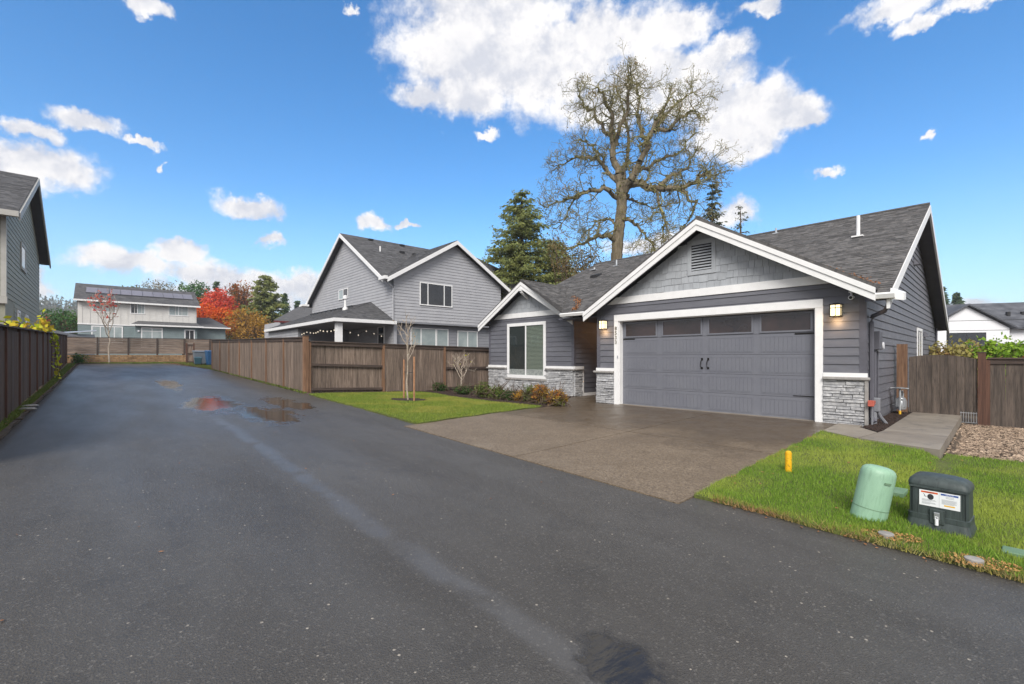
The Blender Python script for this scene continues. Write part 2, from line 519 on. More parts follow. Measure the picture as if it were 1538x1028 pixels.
MT = dict(
    asphalt=asphalt_mat(), drive=drive_mat(),
    soil=mat('soil', srgb(58, 46, 38), srgb(88, 76, 60), 2, .95, .6, 30, .04),
    mulch=mat('mulch', srgb(38, 27, 23), srgb(62, 46, 38), 30, .9, .9, 60, .03, island=.3),
    lawn_base=mat('lawn_base', srgb(70, 78, 36), srgb(96, 106, 44), 1.4, .95, .8, 40, .03),
    concrete=mat('concrete', srgb(122, 114, 104), srgb(144, 136, 125), 1.2, .62, .25, 180, .004, c3=srgb(108, 103, 97)),
    aggregate=mat('exposed_aggregate', srgb(92, 80, 66), srgb(140, 128, 111), 48, .5, .6, 110, .01, c3=srgb(80, 68, 56), rvar=.08),
    aggregate_wet=mat('exposed_aggregate_damp', srgb(74, 63, 51), srgb(114, 101, 85), 48, .42, .6, 110, .01, c3=srgb(66, 56, 46), rvar=.08),
    siding=mat('grey_siding', srgb(94, 95, 103), srgb(105, 106, 113), 2.2, .6, .15, 90, .004, rnd=.05, stretch=(1, 1, 3), c3=srgb(99, 99, 104), rvar=.1),
    siding_d=mat('grey_trim', srgb(84, 84, 92), srgb(92, 92, 101), 3, .55, .05, 90, .004),
    shake=mat('pale_grey_shake', srgb(154, 158, 163), srgb(166, 170, 175), 4, .65, .2, 60, .004, rnd=.08, stretch=(6, 6, 1)),
    white=mat('white_paint', (.76, .76, .76), (.82, .82, .82), 6, .5, .06, 60, .003),
    door=mat('garage_door_paint', srgb(107, 109, 118), srgb(112, 114, 122), 2, .42, .04, 150, .002),
    stone=mat('ledgestone', srgb(142, 143, 147), srgb(192, 192, 192), 14, .8, .7, 40, .012, rnd=.22),
    ledge=mat('cast_ledge', srgb(136, 133, 130), srgb(160, 157, 153), 9, .75, .3, 60, .006),
    roof=mat('asphalt_shingle', srgb(68, 67, 68), srgb(98, 96, 95), 9, .9, .5, 260, .004, island=.36, c3=srgb(110, 105, 99)),
    roof_mid=mat('asphalt_shingle_mid', srgb(66, 66, 69), srgb(88, 88, 90), 3, .9, .3, 60, .004, island=.22, c3=srgb(98, 96, 94)),
    roof_far=mat('asphalt_shingle_far', srgb(70, 70, 72), srgb(94, 93, 94), 3.5, .9, .5, 30, .02, stretch=(1, 1, 4)),
    wood_a=mat('weathered_boards', srgb(86, 73, 64), srgb(140, 123, 110), 3.0, .85, .35, 22, .006, rnd=.24, stretch=(9, 9, .7), c3=srgb(66, 54, 47)),
    wood_left=mat('dark_stained_boards', srgb(66, 52, 43), srgb(102, 84, 70), 3.0, .8, .35, 22, .006, rnd=.2, stretch=(9, 9, .7), c3=srgb(38, 31, 29)),
    wood_gate=mat('dark_grey_boards', srgb(66, 58, 52), srgb(104, 92, 83), 3.0, .8, .35, 22, .006, rnd=.16, stretch=(9, 9, .7), c3=srgb(48, 41, 39)),
    post=mat('redwood_post', srgb(94, 68, 50), srgb(136, 104, 80), 3.0, .8, .3, 22, .006, rnd=.12, stretch=(9, 9, .7)),
    post_d=mat('dark_redwood_post', srgb(72, 48, 38), srgb(100, 70, 56), 3.0, .8, .3, 22, .006, rnd=.12, stretch=(9, 9, .7)),
    cap=mat('fence_cap', srgb(58, 47, 42), srgb(84, 70, 62), 3.0, .75, .3, 22, .006, stretch=(.8, 9, 9)),
    slat=mat('horizontal_slats', srgb(98, 84, 74), srgb(146, 130, 118), 2.0, .85, .3, 22, .006, rnd=.2, stretch=(.7, 9, 9)),
    block=mat('wall_block', srgb(122, 94, 66), srgb(160, 130, 96), 4, .9, .5, 20, .02, rnd=.18),
    metal_d=mat('dark_bronze', (.02, .018, .015), rough=.4, metal=.7),
    black=mat('black_plastic', (.012, .012, .013), rough=.5),
    steel=mat('galvanised_steel', (.42, .44, .46), (.56, .58, .6), 8, .4, metal=.7),
    greypaint=mat('grey_box_paint', srgb(118, 120, 126), srgb(130, 132, 138), 5, .5),
    yellow=mat('yellow_plastic', srgb(232, 178, 8), srgb(214, 160, 10), 12, .5, c3=srgb(140, 104, 20)),
    pedestal=mat('pale_green_plastic', srgb(132, 168, 142), srgb(144, 180, 154), 3, .5, .05, 40, c3=srgb(122, 156, 132), stretch=(4, 4, .7)),
    darkbox=mat('dark_green_plastic', srgb(50, 60, 60), srgb(66, 76, 75), 3, .55, .1, 60, c3=srgb(36, 42, 42), stretch=(6, 6, .5)),
    orange=mat('orange_marking_paint', srgb(192, 138, 86), srgb(146, 126, 74), 14, .9, .6, 60, .02),
    bark=mat('oak_bark', srgb(100, 88, 70), srgb(134, 122, 102), 3, .95, .9, 8, .05, stretch=(2, 2, .5), c3=srgb(78, 84, 44)),
    barkl=mat('lichened_bark', srgb(112, 106, 66), srgb(142, 136, 92), 3, .95, .6, 8, .04, c3=srgb(104, 108, 56)),
    bark2=mat('plain_bark', srgb(74, 60, 48), srgb(104, 88, 72), 6, .95, .6, 20, .02),
    bark_p=mat('pale_bark', srgb(150, 136, 120), srgb(182, 170, 156), 12, .85, .3, 40, .01),
    glass=glass_mat('window_glass', (.8, .83, .81), k=.05),
    darkglass=mat('dark_glass', (.018, .02, .024), rough=.04, spec=.8),
    doorglass=mat('garage_glass', srgb(36, 32, 33), srgb(62, 49, 46), 1.6, .08, spec=.7),  # brown mottling painted in for the interior reflections in the panes
    curtain=mat('curtained_glass', srgb(140, 152, 154), srgb(166, 176, 176), 1.5, .15, spec=.6),
    blind=mat('blind_slat', srgb(176, 180, 172), rough=.6),
    screen=mat('insect_screen', srgb(74, 76, 80), rough=.8),
    void=mat('dark_room', (.01, .01, .01), rough=.9),
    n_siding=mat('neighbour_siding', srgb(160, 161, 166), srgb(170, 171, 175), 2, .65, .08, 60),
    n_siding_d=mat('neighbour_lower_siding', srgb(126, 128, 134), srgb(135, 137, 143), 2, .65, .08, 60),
    l_siding=mat('left_house_siding', srgb(140, 139, 124), srgb(150, 149, 134), 2, .65, .08, 60, rnd=.04),
    l_trim=mat('left_house_trim', srgb(166, 164, 158), srgb(178, 176, 170), 4, .6),
    b_white=mat('board_and_batten', srgb(204, 202, 198), srgb(214, 212, 208), 2, .7, rnd=.02),
    b_green=mat('green_siding', srgb(116, 130, 132), srgb(126, 140, 142), 2, .65),
    panel=mat('solar_cells', srgb(104, 102, 112), srgb(118, 116, 124), 5, .4, spec=.5, rnd=.08),
    farwhite=mat('far_white_paint', (.74, .75, .78), (.8, .81, .84), 1, .6),
    farroof=mat('far_shingle', srgb(60, 62, 68), srgb(98, 100, 106), 1.2, .9, .3, 6, .05),
    lampglass=emit_mat('lamp_glass', (1.0, .80, .46), 1.0),
    bulb=emit_mat('bulb_glass', (1.0, .88, .68), .25),
    red=mat('red_cap', srgb(170, 82, 68), srgb(186, 98, 82), 8, .5),
    darkred=mat('dark_red_trim', srgb(104, 44, 42), rough=.6),
    label=mat('white_sticker', (.78, .8, .82), rough=.4),
    lab_o=mat('orange_print', srgb(214, 92, 34), rough=.5),
    lab_b=mat('blue_print', srgb(26, 74, 150), rough=.5),
    lab_k=mat('black_print', (.03, .03, .035), rough=.5),
    lab_g=mat('grey_print', (.30, .32, .34), rough=.5),
    lab_y=mat('yellow_print', srgb(226, 176, 40), rough=.5),
    num=mat('number_metal', srgb(126, 120, 104), rough=.4, metal=.5),
    blue=mat('blue_bin', srgb(36, 84, 128), rough=.5),
    greybin=mat('grey_bin', srgb(106, 116, 126), rough=.6),
    greenbin=mat('green_bin', srgb(40, 78, 92), rough=.6),
    stake=mat('lodgepole_stake', srgb(150, 106, 76), srgb(172, 130, 98), 8, .8, .2, 40),
    gravel=mat('gravel', srgb(104, 86, 70), srgb(170, 150, 130), 6, .85, island=.45),
    valve=mat('green_lid', srgb(92, 122, 96), srgb(108, 136, 110), 8, .7),
    dark_fence=mat('dark_panel', srgb(74, 76, 80), rough=.7),
)
FOL = dict(
    grass=leaf_mat('grass_blade', srgb(80, 118, 38), srgb(148, 176, 68), srgb(158, 172, 76), trans=.3),
    grass_l=leaf_mat('bright_grass_blade', srgb(98, 122, 44), srgb(148, 162, 72), srgb(154, 156, 74), trans=.3),
    conifer=leaf_mat('conifer_needles', srgb(50, 74, 48), srgb(88, 110, 66), srgb(74, 94, 54)),
    conifer_b=leaf_mat('bright_conifer_needles', srgb(98, 112, 62), srgb(144, 150, 92), srgb(128, 132, 72)),
    spruce=leaf_mat('grey_spruce_needles', srgb(60, 72, 54), srgb(108, 112, 84)),
    oakleaf=leaf_mat('oak_lichen_and_leaf', srgb(120, 122, 74), srgb(162, 154, 106), srgb(150, 116, 72)),
    rust=leaf_mat('rusty_leaf', srgb(134, 78, 44), srgb(166, 104, 58), srgb(140, 98, 48)),
    red=leaf_mat('scarlet_leaf', srgb(206, 66, 52), srgb(228, 108, 84), srgb(214, 84, 50)),
    orange=leaf_mat('orange_leaf', srgb(224, 104, 20), srgb(236, 140, 36), srgb(216, 84, 26)),
    yellow=leaf_mat('yellow_leaf', srgb(186, 142, 40), srgb(168, 130, 60), srgb(150, 112, 52)),
    vine=leaf_mat('vine_leaf', srgb(196, 196, 34), srgb(160, 186, 36), srgb(206, 170, 50)),
    green=leaf_mat('green_leaf', srgb(46, 86, 40), srgb(86, 124, 58), srgb(62, 98, 46)),
    shrub=leaf_mat('shrub_green', srgb(70, 92, 40), srgb(122, 136, 62), srgb(98, 112, 50)),
    shrub_d=leaf_mat('shrub_dark_green', srgb(44, 72, 34), srgb(78, 104, 48)),
    shrub_o=leaf_mat('shrub_orange', srgb(166, 92, 54), srgb(176, 144, 58), srgb(104, 120, 54)),
    hedge=leaf_mat('hedge_green', srgb(96, 134, 30), srgb(146, 176, 54), srgb(118, 150, 40)),
    hedge_y=leaf_mat('pale_dry_foliage', srgb(150, 140, 96), srgb(168, 160, 84), srgb(150, 104, 80)),
    twig=leaf_mat('twiggy_brown', srgb(106, 92, 62), srgb(132, 120, 78), srgb(112, 96, 60)),
    dead=leaf_mat('fallen_leaf', srgb(126, 84, 56), srgb(172, 122, 80), srgb(146, 98, 64), trans=.1),
    redtwig=leaf_mat('sparse_red_leaf', srgb(184, 70, 70), srgb(204, 112, 92)),
    moss=leaf_mat('tree_moss', srgb(112, 108, 50), srgb(140, 132, 72), srgb(96, 98, 52)),
    hill=leaf_mat('far_forest', srgb(60, 78, 60), srgb(92, 98, 76), srgb(108, 96, 64)),
)

# ------------------------------------------------------------------ ground
def terrain():
    xs = [-1000, -600, -300, -120] + list(np.arange(-60, 62, 1.0)) + [120, 300, 600, 1000]
    ys = [-1000, -500, -100, -40] + list(np.arange(-12, 70, 1.0)) + [110, 200, 400, 700, 1000]
    V = []; F = []
    for y in ys:
        for x in xs:
            cx, cy = max(-60, min(60, x)), max(-12, min(69, y))
            z = gh(cx, cy) - .07
            far = max(abs(x) - 60, y - 69, -12 - y, 0)
            z = z * max(0, 1 - far / 300) - min(1.2, far * .01)
            V.append((x, y, z))
    nx = len(xs)
    for j in range(len(ys) - 1):
        for i in range(nx - 1): F.append((j * nx + i, j * nx + i + 1, (j + 1) * nx + i + 1, (j + 1) * nx + i))
    return link('ground', npmesh('ground', V, F, MT['soil'], quads=True, smooth=True), kind='structure')


terrain()


def lane():
    ns = list(np.arange(-1.3, 4.96, .12)) + [4.96]; ss = list(np.arange(-9, 46.2, .6)) + [46.2]
    V = []; F = []
    for s_ in ss:
        for n_ in ns:
            z = -.2 + .0265 * min(s_, 47) - .022 * math.exp(-((n_ - 1.82) / .55) ** 2)
            if n_ < -1.28 or n_ > 4.95: z -= .08
            V.append((n_, s_, z))
    nx = len(ns)
    for j in range(len(ss) - 1):
        for i in range(nx - 1): F.append((j * nx + i, j * nx + i + 1, (j + 1) * nx + i + 1, (j + 1) * nx + i))
    o = link('lane', npmesh('lane', V, F, MT['asphalt'], quads=True, smooth=True), rz=LA, kind='structure')


lane()


def hy_at(x, n):
    """y in the house frame where the line x meets lane offset n"""
    lo, hi = -12., 4.
    for _ in range(40):
        mid = (lo + hi) / 2
        if w2l(*h2w(x, mid))[0] < n: lo = mid
        else: hi = mid
    return lo


def HP(pts): return [h2w(*p) for p in pts]


g = .009
drv = tag(link('driveway', None), kind='structure')
NL = 4.47
slabs = [
    [(-3.0 + g, -3.9 + g), (-.44, -3.9 + g), (-.44, -.0), (-3.0 + g, -.0)],
    [(-3.0 + g, hy_at(-3, NL)), (-.44, hy_at(-.44, NL)), (-.44, -3.9 - g), (-3.0 + g, -3.9 - g)],
    [(-6.62, -3.9 + g), (-3.0 - g, -3.9 + g), (-3.0 - g, 0), (-6.5, 0), (-6.5, 5.2), (-8.36, 5.2), (-8.36, .9), (-7.2, -.9), (-6.78, -1.9)],
    [(-6.25, hy_at(-6.25, NL)), (-3.0 - g, hy_at(-3, NL)), (-3.0 - g, -3.9 - g), (-6.62, -3.9 - g)],
]
for i, pl in enumerate(slabs):
    o = sheet('driveway_slab', HP(pl), .012, MT['drive'], .6, .1, kind=None)
    o.parent = drv
sheet('garage_threshold', HP([(-5.8, -.0), (-.86, -.0), (-.86, .3), (-5.8, .3)]), .018, MT['concrete'], 2, .1)
pz = lambda x, y: min(gh(*h2w(min(1.0, w2h(x, y)[0]), w2h(x, y)[1])), 0) * .35
pth = tag(link('path', None), kind='structure')
for pl in ([(-.42, -1.40), (.20 - g, -1.88), (.33 - g, -.96), (-.03, -.44), (-.03, -.13), (-.42, -.13)],
           [(.20 + g, -1.89), (1.24, -2.2), (1.24, -.62), (.37, -.62), (.33 + g, -.95)],
           [(.37, -.62 + 2 * g), (1.24, -.62 + 2 * g), (1.24, 3.9), (.37, 3.9)]):
    o = sheet('path_slab', HP(pl), .03, MT['concrete'], .6, .24, zf=pz, kind=None); o.parent = pth

RL = [(4.86, -5), (4.86, -2), (4.84, 0), (4.85, 2.0)]
cs = h2w(-.43, hy_at(-.43, 4.80))
lawn_r = [l2w(*p) for p in RL] + [cs] + HP([(-.43, -4), (-.43, -1.42), (.2, -1.92), (1.25, -2.24), (1.27, -1.5), (2.2, -1.4), (7, -1.2), (9, -9)])
lawn_rw = wob(lawn_r, .22, .03)
sheet('lawn', lawn_rw, .03, MT['lawn_base'], .4, .1, jit=.006)
grav = HP([(1.26, -1.75), (1.27, -1.45), (2.2, -1.35), (7, -1.15), (7, 3.5), (1.26, 3.5)])
sheet('gravel_bed', grav, .012, MT['soil'], .5, .05, jit=.01)
lawn_l = [(-6.30, 14.62), (-1.89, 9.40), (-.55, 11.05), (.85, 12.7), (-.6, 13.8), (-2.0, 15.3), (-2.7, 16.5), (-3.4, 17.1), (-4.1, 16.8), (-4.9, 16.0), (-5.9, 15.2)]
lawn_l[0] = l2w(4.86, w2l(*lawn_l[0])[1]); lawn_l[1] = l2w(4.80, w2l(*lawn_l[1])[1])
lawn_lw = wob(lawn_l, .25, .035)
sheet('front_lawn', lawn_lw, .03, MT['lawn_base'], .4, .1, jit=.006)
bed = [(-6.6, 15.3), (-5.9, 15.1), (-4.9, 15.8), (-4.1, 16.6), (-3.4, 16.9), (-2.7, 16.3), (-2.0, 15.1), (-.6, 13.6), (.8, 12.55), h2w(-6.86, -1.6), h2w(-7.22, -.85), h2w(-8.38, .95), h2w(-8.38, 1.3), h2w(-13.1, 1.3), (-1.1, 20.6)]
sheet('mulch_bed', wob(bed, .3, .03), .012, MT['mulch'], .3, .05, jit=.02)
sheet('side_mulch_bed', HP([(.0, -.46), (.34, -.97), (.37, -.6), (.37, 3.9), (0.0, 3.9)]), .012, MT['mulch'], .2, .05, jit=.02, zf=lambda x, y: 0)
sheet('verge_left', wob([l2w(-1.22, 4), l2w(-1.22, 20), l2w(-1.35, 44), l2w(-1.95, 44), l2w(-1.6, 4)], .4, .06), .012, MT['soil'], .6, .05, jit=.015)
sheet('verge_right', wob([l2w(4.88, 15.3), l2w(4.80, 22), l2w(4.84, 32), l2w(3.7, 43.4), l2w(-1.3, 43.2), l2w(-1.3, 44.6), l2w(9, 44.6), l2w(9, 32.5), l2w(5.15, 32), l2w(5.15, 15.3)], .4, .06), .014, MT['soil'], .8, .05, jit=.015)


def scatter_blades(name, poly, n, h, w, m_, seed, zf=None, off=.03, lean=.6, dens=None):
    P = sample(poly, n, seed); q = np.random.default_rng(seed + 1)
    if dens is not None:
        keep = q.random(len(P)) < dens(P); P = P[keep]
    N = len(P)
    Z = np.array([(zf or gh)(x, y) for x, y in P]) + off
    a = q.random(N) * 2 * np.pi; hh = h * (.5 + q.random(N)); ww = w * (.6 + .8 * q.random(N))
    la = q.random(N) * 2 * np.pi; ll = hh * lean * q.random(N) * 1.5
    V = np.zeros((N, 3, 3))
    V[:, 0, 0] = P[:, 0] - np.cos(a) * ww; V[:, 0, 1] = P[:, 1] - np.sin(a) * ww; V[:, 0, 2] = Z - .01
    V[:, 1, 0] = P[:, 0] + np.cos(a) * ww; V[:, 1, 1] = P[:, 1] + np.sin(a) * ww; V[:, 1, 2] = Z - .01
    V[:, 2, 0] = P[:, 0] + np.cos(la) * ll; V[:, 2, 1] = P[:, 1] + np.sin(la) * ll; V[:, 2, 2] = Z + hh
    o = link(name, npmesh(name, V.reshape(-1, 3), np.arange(3 * N).reshape(-1, 3), m_), kind='stuff')
    return o


def clear(P):
    m_ = np.ones(len(P))
    for (x, y, r_, k_) in ((3.20, 3.93, .06, 0), (3.49, 3.47, .06, 0), (3.23, 3.91, .17, .3), (3.52, 3.45, .18, .3), (4.2, 5.05, .12, 0), (4.02, 3.62, .11, 0), (3.92, 4.20, .2, 0), (3.39, 4.39, .12, 0)):
        m_ = np.where(np.hypot(P[:, 0] - x, P[:, 1] - y) < r_, m_ * k_, m_)
    return m_


ring = lambda P: (np.hypot((P[:, 0] + 3.09) / .52, (P[:, 1] - 13.72) / .42) > 1.0) * 1.0
near = lambda P: np.clip(5.5 / np.hypot(P[:, 0], P[:, 1]), .25, 1) ** 1.3 * (P[:, 0] / (np.abs(P[:, 1]) + .1) < 1.5) * (P[:, 1] > 0) * clear(P)
tag(scatter_blades('lawn_grass', lawn_rw, 360000, .032, .0034, FOL['grass'], 11, dens=near), 'short green lawn grass right of the driveway', 'grass')
tag(scatter_blades('front_lawn_grass', lawn_lw, 100000, .032, .006, FOL['grass_l'], 13, dens=ring), 'bright green lawn grass around the staked young tree', 'grass')


def strip_tufts(name, pts, w, n, h, wd, m_, seed, label):
    poly = [(p[0], p[1]) for p in pts]
    tag(scatter_blades(name, poly, n, h, wd, m_, seed, off=.02, lean=1.2), label, 'grass')


# straggly browned blades hanging over the lawn's edge by the lane
strip_tufts('edge_grass', [l2w(4.80, 0), l2w(4.80, 2.2), l2w(4.94, 2.3), l2w(4.94, 0)], 0, 1500, .04, .004, FOL['hedge_y'], 21, 'browned grass along the lawn edge beside the lane')
strip_tufts('verge_grass', [l2w(-1.3, 5), l2w(-1.3, 22), l2w(-1.38, 43), l2w(-1.7, 43), l2w(-1.45, 22), l2w(-1.42, 5)], 0, 16000, .05, .009, FOL['shrub'], 22, 'mossy grass at the foot of the left fence')
strip_tufts('verge_grass', [l2w(4.82, 15.5), l2w(4.82, 32), l2w(4.0, 42), l2w(-1.4, 43.6), l2w(-1.4, 44.4), l2w(8, 44.4), l2w(8, 34), l2w(5.05, 32), l2w(5.0, 15.5)], 0, 24000, .05, .02, FOL['shrub'], 23, 'yellow green grass verge at the end of the lane')


def leaves(name, P, size, m_, seed, lift=.012, label=None, cat='leaves', zz=None):
    q = np.random.default_rng(seed); N = len(P)
    Z = (np.array([gh(x, y) for x, y in P]) if zz is None else zz) + lift
    a = q.random(N) * 6.28; sz = size * (.5 + q.random(N)); tl = (q.random((N, 4)) - .3) * sz[:, None] * .6
    V = np.zeros((N, 4, 3))
    for k, (dx, dy) in enumerate(((1, 0), (.2, .6), (-1, 0), (.1, -.6))):
        V[:, k, 0] = P[:, 0] + (dx * np.cos(a) - dy * np.sin(a)) * sz; V[:, k, 1] = P[:, 1] + (dx * np.sin(a) + dy * np.cos(a)) * sz
        V[:, k, 2] = Z + np.abs(tl[:, k])
    return tag(link(name, npmesh(name, V.reshape(-1, 3), np.arange(4 * N).reshape(-1, 4), m_, quads=True), kind='stuff'), label, cat)


leaves('fallen_leaves', sample([l2w(-1.25, 5), l2w(-1.3, 40), l2w(-1.6, 40), l2w(-1.5, 5)], 420, 3), .03, FOL['dead'], 4, .03, 'fallen brown leaves at the foot of the left fence')
leaves('fallen_leaves', sample([l2w(4.6, 33), l2w(3.2, 42), l2w(4.2, 44), l2w(8, 44), l2w(6, 33)], 1500, 5), .045, FOL['dead'], 6, .04, 'fallen leaves on the verge beyond the side fence')
leaves('fallen_leaves', np.concatenate([sample(lawn_r, 90, 7), sample(HP([(-.44, -6), (-.3, -6), (-.3, -1), (-.44, -1)]), 30, 8)]), .02, FOL['dead'], 9, .06, 'few brown leaves lying on the right lawn')
leaves('fallen_leaves', np.concatenate([sample([l2w(-1, 2), l2w(-1, 12), l2w(4.5, 12), l2w(4.5, 2)], 42, 17), sample([l2w(4.7, .5), l2w(4.7, 2), l2w(4.9, 2), l2w(4.9, .5)], 30, 31)]), .014, FOL['dead'], 18, .008, 'few tiny leaves lying on the wet asphalt lane')


def pebbles(name, poly, n, size, m_, seed, off, label):
    q = np.random.default_rng(seed); P = sample(poly, n, seed)
    Z = np.array([gh(x, y) for x, y in P]) + off
    base = np.array([[1, 0, 0], [-1, 0, 0], [0, 1, 0], [0, -1, 0], [0, 0, 1], [0, 0, -1]], float)
    tr = np.array([[0, 2, 4], [2, 1, 4], [1, 3, 4], [3, 0, 4], [2, 0, 5], [1, 2, 5], [3, 1, 5], [0, 3, 5]])
    N = len(P); sz = size * (.5 + q.random(N))[:, None, None] * (.6 + .8 * q.random((N, 6, 1)))
    a = q.random(N) * 6.28; B = base[None] * sz * np.array([1.2, .9, .6])
    V = B.copy(); V[:, :, 0] = B[:, :, 0] * np.cos(a)[:, None] - B[:, :, 1] * np.sin(a)[:, None]; V[:, :, 1] = B[:, :, 0] * np.sin(a)[:, None] + B[:, :, 1] * np.cos(a)[:, None]
    V += np.stack([P[:, 0], P[:, 1], Z], 1)[:, None]
    F = (tr[None] + 6 * np.arange(N)[:, None, None]).reshape(-1, 3)
    return tag(link(name, npmesh(name, V.reshape(-1, 3), F, m_), kind='stuff'), label, 'gravel')


pebbles('gravel', grav, 26000, .017, MT['gravel'], 33, .02, 'brown and tan gravel between the path and the fence')
pebbles('mulch_chips', bed, 22000, .02, MT['mulch'], 34, .02, 'dark bark chips in the planting bed by the fence')
pebbles('mulch_chips', HP([(.02, -.4), (.33, -.9), (.36, -.6), (.36, 3.4), (.02, 3.4)]), 2500, .014, MT['mulch'], 35, .03, 'dark bark chips beside the garage wall')

# ------------------------------------------------------------------ house building blocks
def lap(mb, a0b, a1b, a0t, a1t, z0, z1, o0=0., tb=.023, tt=.003):
    """one lap-siding board in (a, o, z): thick at its foot, thin at its head"""
    mb.hull2([(a0b, o0, z0), (a1b, o0, z0), (a1t, o0, z1), (a0t, o0, z1)], [(a0b, o0 + tb, z0), (a1b, o0 + tb, z0), (a1t, o0 + tt, z1), (a0t, o0 + tt, z1)])


def slab(mb, pts, th):
    """roof slab: pts are the top corners, th the vertical thickness"""
    mb.hull2([(p[0], p[1], p[2] - th) for p in pts], pts)


def shingles(name, parent, A, U, S_, poly, expo, tab, m_, seed=1, cell=None):
    """courses of roofing tabs. A origin, U unit along the eave, S_ unit up the slope, poly in (along, up)"""
    q = random.Random(seed); A, U, S_ = Vector(A), Vector(U), Vector(S_); Nn = U.cross(S_).normalized()
    if Nn.z < 0: Nn = -Nn
    V = []; F = []
    b = min(p[1] for p in poly); top = max(p[1] for p in poly)
    while b < top - .01:
        yb = b + expo * .4; xsn = []
        for i in range(len(poly)):
            (x1, y1), (x2, y2) = poly[i], poly[(i + 1) % len(poly)]
            if (y1 > yb) != (y2 > yb): xsn.append(x1 + (yb - y1) * (x2 - x1) / (y2 - y1))
        xsn.sort()
        for k in range(0, len(xsn) - 1, 2):
            x = xsn[k]
            while x < xsn[k + 1] - .01:
                w = min(tab * q.uniform(.55, 1.4), xsn[k + 1] - x)
                h = q.choice((.007, .009, .014, .016)); y0 = b + q.choice((0, 0, .006))
                y1 = min(b + expo, top)
                P = [A + U * x + S_ * y0 + Nn * h, A + U * (x + w) + S_ * y0 + Nn * h, A + U * (x + w) + S_ * y1 + Nn * .003, A + U * x + S_ * y1 + Nn * .003,
                     A + U * x + S_ * y0 - Nn * .004, A + U * (x + w) + S_ * y0 - Nn * .004]
                i = len(V); V += [tuple(p) for p in P]; F += [(i, i + 1, i + 2, i + 3), (i + 4, i + 5, i + 1, i)]
                x += w
        b += expo
    o = link(name, npmesh(name, V, F, m_, quads=True), parent, kind='stuff')
    return o


def window(parent, T, a0, a1, z0, z1, trim=.1, bars=(), pane='darkglass', o0=0., sill=True, panes=None, frame_m='white', depth=.05, transom=()):
    """framed window on a wall face; bars: positions of uprights (fractions)"""
    fm = MT[frame_m]
    mb = MB(T)
    mb.box(a0, a1, o0, o0 + .03, z1 - trim, z1); mb.box(a0, a1, o0, o0 + (.045 if sill else .03), z0, z0 + trim)
    mb.box(a0, a0 + trim, o0, o0 + .028, z0 + trim, z1 - trim); mb.box(a1 - trim, a1, o0, o0 + .028, z0 + trim, z1 - trim)
    for f in bars:
        x = a0 + (a1 - a0) * f; mb.box(x - .03, x + .03, o0, o0 + .024, z0 + trim, z1 - trim)
    for f in transom:
        z = z0 + (z1 - z0) * f; mb.box(a0 + trim, a1 - trim, o0, o0 + .022, z - .03, z + .03)
    fo = mb.build('window', fm, parent)
    ed = [a0 + trim] + [a0 + (a1 - a0) * f for f in bars] + [a1 - trim]
    for i in range(len(ed) - 1):
        pm = panes[i] if panes else pane
        g_ = MB(T); l = ed[i] + (.03 if i else 0); r_ = ed[i + 1] - (.03 if i < len(ed) - 2 else 0)
        g_.box(l, r_, o0 + .002, o0 + .012, z0 + trim, z1 - trim)
        g_.build('pane', MT[pm], fo)
    return fo


# ------------------------------------------------------------------ main house
HOUSE = thing('grey_house', 'single storey grey house with wide garage door and stone skirting beside the driveway', 'house', (HO[0], HO[1], 0), HA)
XL, XR, WL, WR = -6.55, 0., -13.0, -8.43
WY, RY, RZ = 1.17, 7.3, 6.05          # wing front, main ridge
zm = lambda y: RZ - .455 * abs(RY - y)   # main roof top
GX, GZ, GS = -3.28, 4.86, .588        # garage gable ridge
WX, WZ, WS = -10.70, 4.34, .596       # wing gable ridge
zg = lambda x: GZ - GS * abs(x - GX)
zw = lambda x: WZ - WS * abs(x - WX)
FT = lambda y0: (lambda a, o, z: (a, y0 - o, z))       # face looking to the street
ST = lambda x0: (lambda a, o, z: (x0 + o, a, z))       # face looking right
LT = lambda x0: (lambda a, o, z: (x0 - o, a, z))       # face looking left
DX0, DX1, DZ, DD = -5.80, -.86, 2.45, .18              # garage opening

w = MB()
w.box(XL, DX0, 0, .25, -.1, 2.7); w.box(DX1, XR, 0, .25, -.1, 2.7); w.box(DX0, DX1, 0, .25, DZ, 2.7)
w.prism([(XL, 2.7), (XR, 2.7), (XR, zg(XR) - .22), (GX, GZ - .22), (XL, zg(XL) - .22)], 1, 0, .25)
w.box(XL, XL + .2, .25, 6.8, -.1, 2.75)
w.prism([(.25, -.25), (14.5, -.25), (14.5, zm(14.5) - .2), (RY, RZ - .2), (.25, zm(.25) - .2)], 0, XR - .2, XR)
w.prism([(WL, -.1), (WR, -.1), (WR, zw(WR) - .2), (WX, WZ - .2), (WL, zw(WL) - .2)], 1, WY, WY + .2)
w.box(WR - .2, WR, WY + .2, 5.2, -.1, 2.72); w.box(WL, WL + .2, WY + .2, 12, -.1, 2.7)
w.box(WR, XL, 5.2, 5.4, -.1, 2.75)
w.prism([(4.0, 2.3), (14.4, 2.3), (14.4, zm(14.4) - .2), (RY, RZ - .2), (4.0, zm(4.0) - .2)], 0, -11.7, -11.5)
w.box(WL, XR - .25, 14.2, 14.4, -.1, 2.75)
w.build('wall', MT['siding_d'], HOUSE)
mb = MB(); mb.box(DX0 - .1, DX1 + .1, .6, .62, -.1, 2.6); mb.build('garage_interior', MT['void'], HOUSE)

